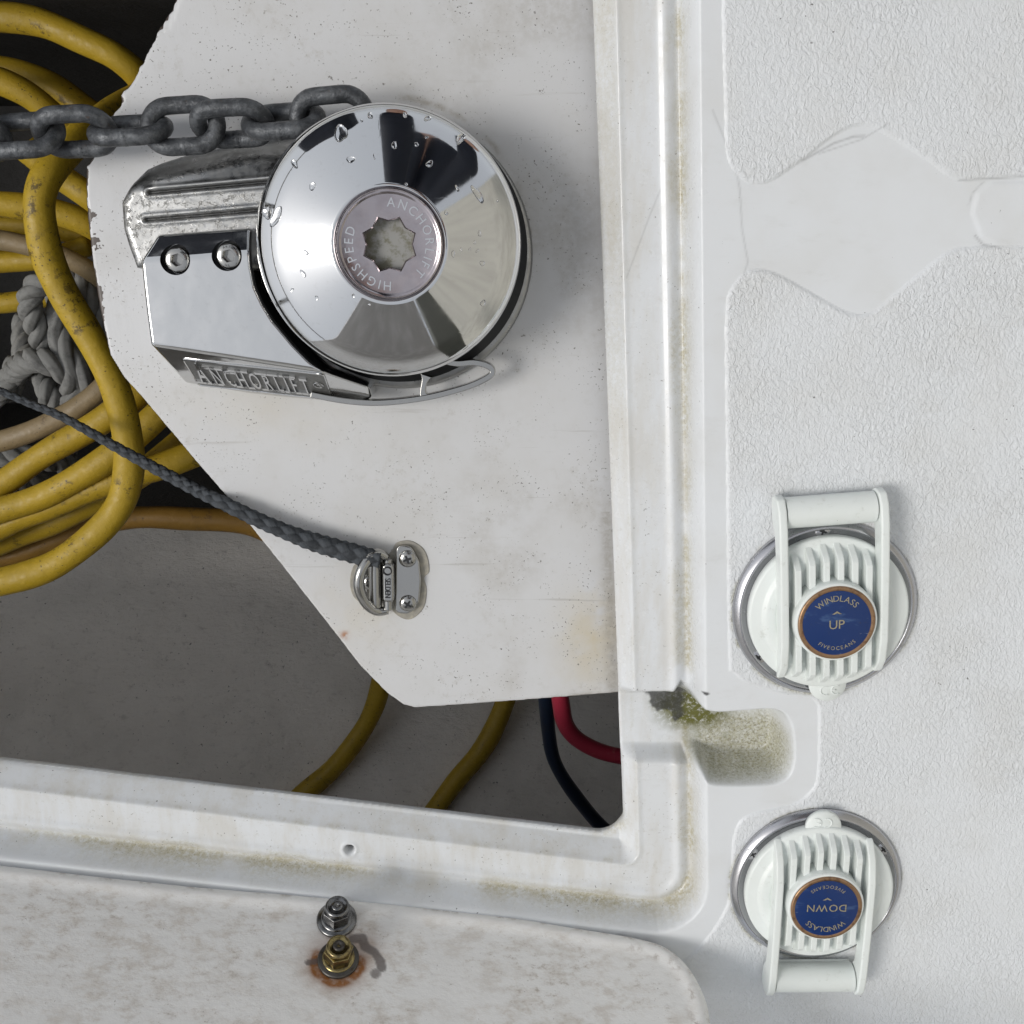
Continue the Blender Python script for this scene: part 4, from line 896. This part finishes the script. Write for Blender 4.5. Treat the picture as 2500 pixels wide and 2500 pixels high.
rod = np.array([P(916, 1370, zs+5.5), P(917, 1482, zs+5.5)]); bevel(MB().add(*tube(resample(rod, 2), 3.6, 16)).make("hinge_barrel", M_fit, pe), .6, 2)
pin = np.array([P(946, 1364, zs+6.5), P(948, 1488, zs+6.5)]); bevel(MB().add(*tube(pin, 2.6, 16)).make("hinge_pin", M_fit, pe), .6, 2)
dr = np.array([P(x, y, z) for x, y, z in [(944, 1362, zs+6), (925, 1350, zs+8), (903, 1362, zs+12), (884, 1388, zs+14), (876, 1420, zs+14), (882, 1452, zs+13), (900, 1480, zs+10), (922, 1492, zs+7), (948, 1490, zs+6)]])
dt = resample(catmull(dr, 8), 1.0)
mb = MB().add(*tube(dt, np.interp(np.linspace(0, 1, len(dt)), [0, .1, .5, .9, 1], [2.2, 2.6, 3.1, 2.6, 2.2]), 16)); mb.make("ring", M_fit, pe)
tdir = P(947, 1465, zs+10.6)-P(947, 1385, zs+10.6); tdir /= np.linalg.norm(tdir); tu = np.array([-tdir[1], tdir[0], 0]); tc = P(947, 1436, zs+10.6)
mb = MB(); text_line(mb, "SELDEN", 4.3, tc, tdir, tu, np.array([0, 0, 1.]), .06, .09, .78)
cc = P(946, 1394, zs+10.6); mb.add(*tube(np.array([cc+np.array([2.1*math.cos(a), 2.1*math.sin(a), .1]) for a in np.linspace(0, 2*math.pi, 20, endpoint=False)]), .45, 6, True))
mb.make("lettering", M_blk, bk, False, origin=fo)
def cross_screw(o, r, rot, m, parent, name="screw", origin=None, dk=M_blk, k_=1.0):
    mb = MB().lathe([(.1, -1), (r, -1), (r, .3*k_), (r*.94, .9*k_), (r*.75, 1.5*k_), (r*.45, 1.85*k_), (.1, 1.95*k_)], o, 32)
    s_ = mb.make(name, m, parent, True, origin=origin)
    k = []
    for j in range(4):
        a = rot+j*math.pi/2; k += [(r*.5*math.cos(a-.22), r*.5*math.sin(a-.22)), (r*.52*math.cos(a+.22), r*.52*math.sin(a+.22)), (r*.2*math.cos(a+math.pi/4), r*.2*math.sin(a+math.pi/4))]
    MB().prism(k, 1.2*k_, 2.03*k_, o).make("cross_slot", dk, s_, False, origin=origin)
    return s_
for q, rot in (((995, 1364), .35), ((996, 1473), .95)): cross_screw(P(*q, zp1), 4.7, rot, M_fit, pe, origin=fo)
cross_screw(P(903, 1422, zs+2.8), 4.2, .6, M_fit, pe, origin=fo)

# ================================================================== two foot switches
def arcs(r0, a0, a1, n): return [(r0*math.cos(a), r0*math.sin(a)) for a in np.linspace(a0, a1, n)]
def switch(loc, rz, word, label):
    r = empty("foot_switch", loc, label, "switch", "windlass foot switches on the deck", rz)
    O0 = np.zeros(3); kw = dict(local=True)
    MB().lathe([(.1, 0), (46, 0), (46, .9), (45.2, 1.9), (43.4, 3.6), (42.6, 3.9), (41.9, 3.7), (41.4, 2.9), (38, 2.7), (.1, 2.7)], O0, 128).make("base_ring", M_ring, r, **kw)
    for a in (92, 214, 330):
        cross_screw((40.9*math.cos(math.radians(a)), 40.9*math.sin(math.radians(a)), 2.6), 3.8, .3+a, M_ring, r, origin=O0, k_=.35)
    body = MB().lathe([(.1, 2.8), (38.9, 2.8), (39.4, 3.6), (39.4, 7.2), (38.9, 8.0), (38.0, 8.3), (33.6, 8.6), (32.8, 9.0), (31.9, 9.9), (30.8, 10.3), (28, 10.4), (27, 10.2), (26, 9.4), (.1, 9.2)], O0, 128).make("cover", M_sw, r, **kw)
    rb = MB()
    for x in (-17, -10.2, -3.4, 3.4, 10.2, 17):
        ym = math.sqrt(36.8**2-x*x); ysn = np.linspace(-ym, ym, 41); V = []
        for y in ysn:
            t = abs(y)/ym; h = 8.2+8.2*float(ss(0, 1, np.clip((ym-abs(y))/7.5, 0, 1)**.8))
            for xx, zz in ((-1.9, 6.5), (-1.6, h-.45), (-1.25, h), (1.25, h), (1.6, h-.45), (1.9, 6.5)): V.append((x+xx, y, max(zz, 6.5)))
        m = len(ysn); rb.add(V, [(i*6+j, i*6+j+1, (i+1)*6+j+1, (i+1)*6+j) for i in range(m-1) for j in range(5)])
    rb.make("rib", M_sw, r, **kw).modifiers.new("es", "EDGE_SPLIT").split_angle = math.radians(28)
    MB().lathe([(20.4, 8), (20.1, 17.0), (19.9, 19.2), (19.5, 20.0), (19.0, 20.3), (18.6, 20.2), (.1, 20.1)], O0, 96).make("badge_boss", M_sw, r, **kw)
    for s_ in (-1, 1):
        pr_ = [(-33, 7), (-31, 10), (-24, 15.2), (-12, 18.0), (20, 18.4), (46, 17.6), (56, 16.0), (61, 12.5), (62, 7), (60.5, 2.5), (55, 1.6), (48, 3.0), (42, 7.2), (30, 8.5), (0, 8.5)]
        ax_ = [np.array([0, 1., 0]), np.array([0, 0, 1.]), np.array([1., 0, 0])]
        w0 = s_*24.0; bevel(MB().prism(pr_, w0-2.1, w0+2.1, O0, ax_).make("hinge_arm", M_sw, r, **kw), 1.0, 3)
    hb = MB(); hp = [(53+7.6*math.cos(a), 7.6+7.6*math.sin(a)) for a in np.linspace(-.5, math.pi+.75, 26)]+[(46.2, 1.6), (54, 1.0)]
    hb.prism(hp, -21.4, 21.4, O0, [np.array([0, 1., 0]), np.array([0, 0, 1.]), np.array([1., 0, 0])]); bevel(hb.make("hinge_barrel", M_sw, r, **kw), .8, 2, 35)
    tb = MB().lathe([(.1, 4.4), (9.4, 4.4), (9.4, 6.2), (8.8, 6.9), (.1, 7.1)], (0, -38.5, 0), 48).make("lift_tab", M_sw, r, **kw)
    t = MB()
    for cx, full in ((-2.6, False), (2.9, True)):
        a = np.linspace(math.radians(60), math.radians(300), 16); p = np.c_[cx+1.2+2.5*np.cos(a), -41.6+2.5*np.sin(a), np.full(16, 7.1)]; t.add(*tube(p, .42, 8))
        if full: t.add(*tube(np.array([(cx-1.2, -41.6, 7.1), (cx+1.0, -41.6, 7.1)]), .42, 8))
    t.make("lettering", M_sw, tb, True, origin=O0)
    bd = MB().lathe([(.1, 20), (18.5, 20), (18.6, 20.6), (18.2, 21.1), (17.2, 21.15), (16.6, 20.8), (.1, 20.8)], O0, 96).make("badge_rim", M_bronze, r, **kw)
    sharp(MB().lathe([(.1, 20.5), (16.5, 20.5), (16.4, 20.95), (16.2, 21.0), (.1, 21.0)], O0, 80).make("badge_face", M_blue, r, **kw))
    t = MB(); text_arc(t, "WINDLASS", 4.3, O0, 12.6, math.pi/2, True, .12, .03, 21.0)
    text_arc(t, "FIVEOCEANS", 2.7, O0, 12.9, -math.pi/2, False, .22, .03, 21.0)
    ez = np.array([0, 0, 1.]); text_line(t, word, 6.4 if word == "UP" else 6.0, (0, -.6 if word == "UP" else -.2, 21.0), RIGHT, np.array([0, 1., 0]), ez, .12, .03)
    yk = 4.6 if word == "UP" else -5.0; sg = 1 if word == "UP" else -1
    t.prism([(-2.3, yk), (0, yk+1.5*sg), (2.3, yk), (1.2, yk), (0, yk+.55*sg), (-1.2, yk)], 20.9, 21.15)
    t.make("lettering", M_gold, r, False, **kw)
    return r
switch(P(2012, 1484, 1.2), math.radians(4.5), "UP", "white ribbed foot switch whose blue badge reads windlass up")
switch(P(1990, 2158, 1.2), math.radians(180.5), "DOWN", "white ribbed foot switch whose blue badge reads windlass down")

# ================================================================== the place around, as the polished steel mirrors it
def simple(name, c, r=.6, mm=200, k=.8):
    m = Mat(name, c, r); m.over(m.ramp(m.noise(mm, 4), .35, .7), tuple(x*k for x in c)); return m.done()
cab = MB(); cab.box((900, -1700, -20), (2500, 700, 2300)); cb = bevel(cab.make("cabin_wall", simple("cream_cabin", (.60, .575, .50)), None), 60, 4); tag(cb, kind="structure")
cv = MB(); cv.prism(rpoly([(190, -900), (420, -820), (390, -700), (170, -780)], 30), -10, 1600); tag(cv.make("canvas_screen", simple("olive_canvas", (.10, .10, .08)), None), kind="structure")
sea = MB(); sea.add([(-90000, -90000, -1300), (90000, -90000, -1300), (90000, 90000, -1300), (-90000, 90000, -1300)], [(0, 1, 2, 3)])
tag(sea.make("sea", Mat("sea", (.03, .045, .05), .12).done(), None, False), kind="structure")

# the photographer, whose trousers, hands and jumper show in the polished steel
def skin_body(name, V, E, R_, mat, parent=None, sub=2, root=0):
    me = bpy.data.meshes.new(name); me.from_pydata([tuple(np.array(v)*S) for v in V], E, []); me.update()
    o = bpy.data.objects.new(name, me); COL.objects.link(o)
    if parent is not None: o.parent = parent
    o.modifiers.new("skin", 'SKIN'); o.modifiers.new("sub", 'SUBSURF').levels = sub; o.modifiers["sub"].render_levels = sub
    for i, r in enumerate(R_):
        d = me.skin_vertices[0].data[i]; d.radius = (r*S, r*S) if not isinstance(r, tuple) else (r[0]*S, r[1]*S); d.use_root = (i == root)
    o.modifiers["skin"].use_smooth_shade = True; me.materials.append(mat); return o
Vb = [(120, 690, 730), (120, 640, 920), (118, 520, 1140), (118, 430, 1260), (115, 380, 1330), (105, 330, 1410), (105, 330, 1470),
      (-60, 530, 1170), (-210, 380, 960), (-95, 120, 640), (300, 530, 1170), (350, 380, 960), (170, 110, 640),
      (20, 670, 690), (-70, 420, 560), (-60, 520, 90), (-60, 420, 35), (220, 670, 690), (300, 385, 560), (280, 490, 90), (285, 390, 35)]
Rb = [120, 125, 140, 60, 62, 88, 60, 60, 45, 30, 60, 45, 30, 92, 70, 46, 38, 92, 70, 46, 38]
Eb = [(0, 1), (1, 2), (2, 3), (3, 4), (4, 5), (5, 6), (2, 7), (7, 8), (8, 9), (2, 10), (10, 11), (11, 12), (0, 13), (13, 14), (14, 15), (15, 16), (0, 17), (17, 18), (18, 19), (19, 20)]
hand_axes = []
for s_, wi in ((-1, 9), (1, 12)):
    w0 = np.array(Vb[wi], float); tgt = np.array([s_*70., 25, 520]); d = (tgt-w0)/np.linalg.norm(tgt-w0); sd_ = np.array([-s_*1., 0, 0]); k0 = len(Vb)
    Vb.append(tuple(w0+d*55)); Rb.append(26); Eb.append((wi, k0))
    nx = np.cross(d, sd_)
    for j, ln in enumerate((62, 72, 66, 50)):
        b0 = len(Vb); off = nx*(j-1.5)*19
        for q, (t, cur) in enumerate(((38, 0), (38+ln*.45, 8), (38+ln*.8, 22), (38+ln*.95, 36))):
            Vb.append(tuple(w0+d*(55+t)+off+sd_*cur)); Rb.append((10.5, 9.5, 9, 8)[q]); Eb.append((k0 if q == 0 else len(Vb)-2, len(Vb)-1))
    Vb.append(tuple(w0+d*75+sd_*28-nx*26)); Rb.append(11); Eb.append((k0, len(Vb)-1))
    Vb.append(tuple(w0+d*105+sd_*44-nx*22)); Rb.append(9); Eb.append((len(Vb)-2, len(Vb)-1))
M_skin = Mat("skin", (.52, .30, .22), .5).done()
person = skin_body("person", Vb, Eb, Rb, M_skin); tag(person, "person in navy trousers and dark blue jumper bending over the hatch, mirrored in the cap", "person")
jv = [(120, 670, 800)]+[Vb[i] for i in (1, 2, 3, 7, 8, 10, 11)]+[tuple(np.array(Vb[8])*.2+np.array(Vb[9])*.8), tuple(np.array(Vb[11])*.2+np.array(Vb[12])*.8)]
skin_body("jumper", jv, [(0, 1), (1, 2), (2, 3), (2, 4), (4, 5), (5, 8), (2, 6), (6, 7), (7, 9)], [146, 145, 155, 72, 74, 58, 74, 58, 42, 42], simple("dark_blue_wool", (.03, .034, .05), .9, 60), person)
tv = [(120, 660, 860)]+[Vb[i] for i in (13, 14, 15, 17, 18, 19)]
skin_body("trousers", tv, [(0, 1), (1, 2), (2, 3), (0, 4), (4, 5), (5, 6)], [140, 112, 84, 74, 112, 84, 74], simple("navy_cotton", (.018, .022, .036), .85, 60), person)
skin_body("hair", [(108, 345, 1400), (106, 338, 1470), (106, 350, 1510)], [(0, 1), (1, 2)], [92, 84, 50], simple("brown_hair", (.06, .04, .025), .6, 30), person)
ph = MB(); ph.box((-38, -76, 0), (38, 76, 8)); po = bevel(ph.make("phone", simple("black_glass", (.02, .02, .022), .15), None, True, origin=np.zeros(3)), 4, 3)
po.location = (np.array(CAM)-FWD*10+UPV*55)*S; po.rotation_euler = (-TILT, 0, 0); tag(po, "black phone held above the windlass, mirrored in its hub", "phone")

kb = MB(); kb.prism(rpoly([(-520, 390), (-235, 390), (-235, 560), (-520, 560)], 60, 8), .5, 325); kb = bevel(kb.make("dark_reflection_block", simple("dark_navy_block", (.022, .026, .04), .8, 60), None), 40, 4)  # added dark block, invented to darken what the clutch cover reflects
tag(kb, "added dark navy block, unseen, that darkens the reflection in the clutch cover", "block")

rl = MB()
for z_, r_ in ((330, 730),):
    rl.add(*tube(resample(catmull(np.array([(-55+r_*math.cos(math.radians(a)), r_*math.sin(math.radians(a)), z_+.4*abs(a-165)) for a in range(125, 236, 10)]), 6), 20), 12.5, 12))
for a in (130, 165, 205): rl.add(*tube(np.array([(-55+730*math.cos(math.radians(a)), 730*math.sin(math.radians(a)), -2), (-55+730*math.cos(math.radians(a)), 730*math.sin(math.radians(a)), 330+.4*abs(a-165))]), 12.5, 12))
tag(rl.make("bow_rail", M_fit, None), "curved steel bow rail mirrored as thin lines in the windlass cap", "rail")
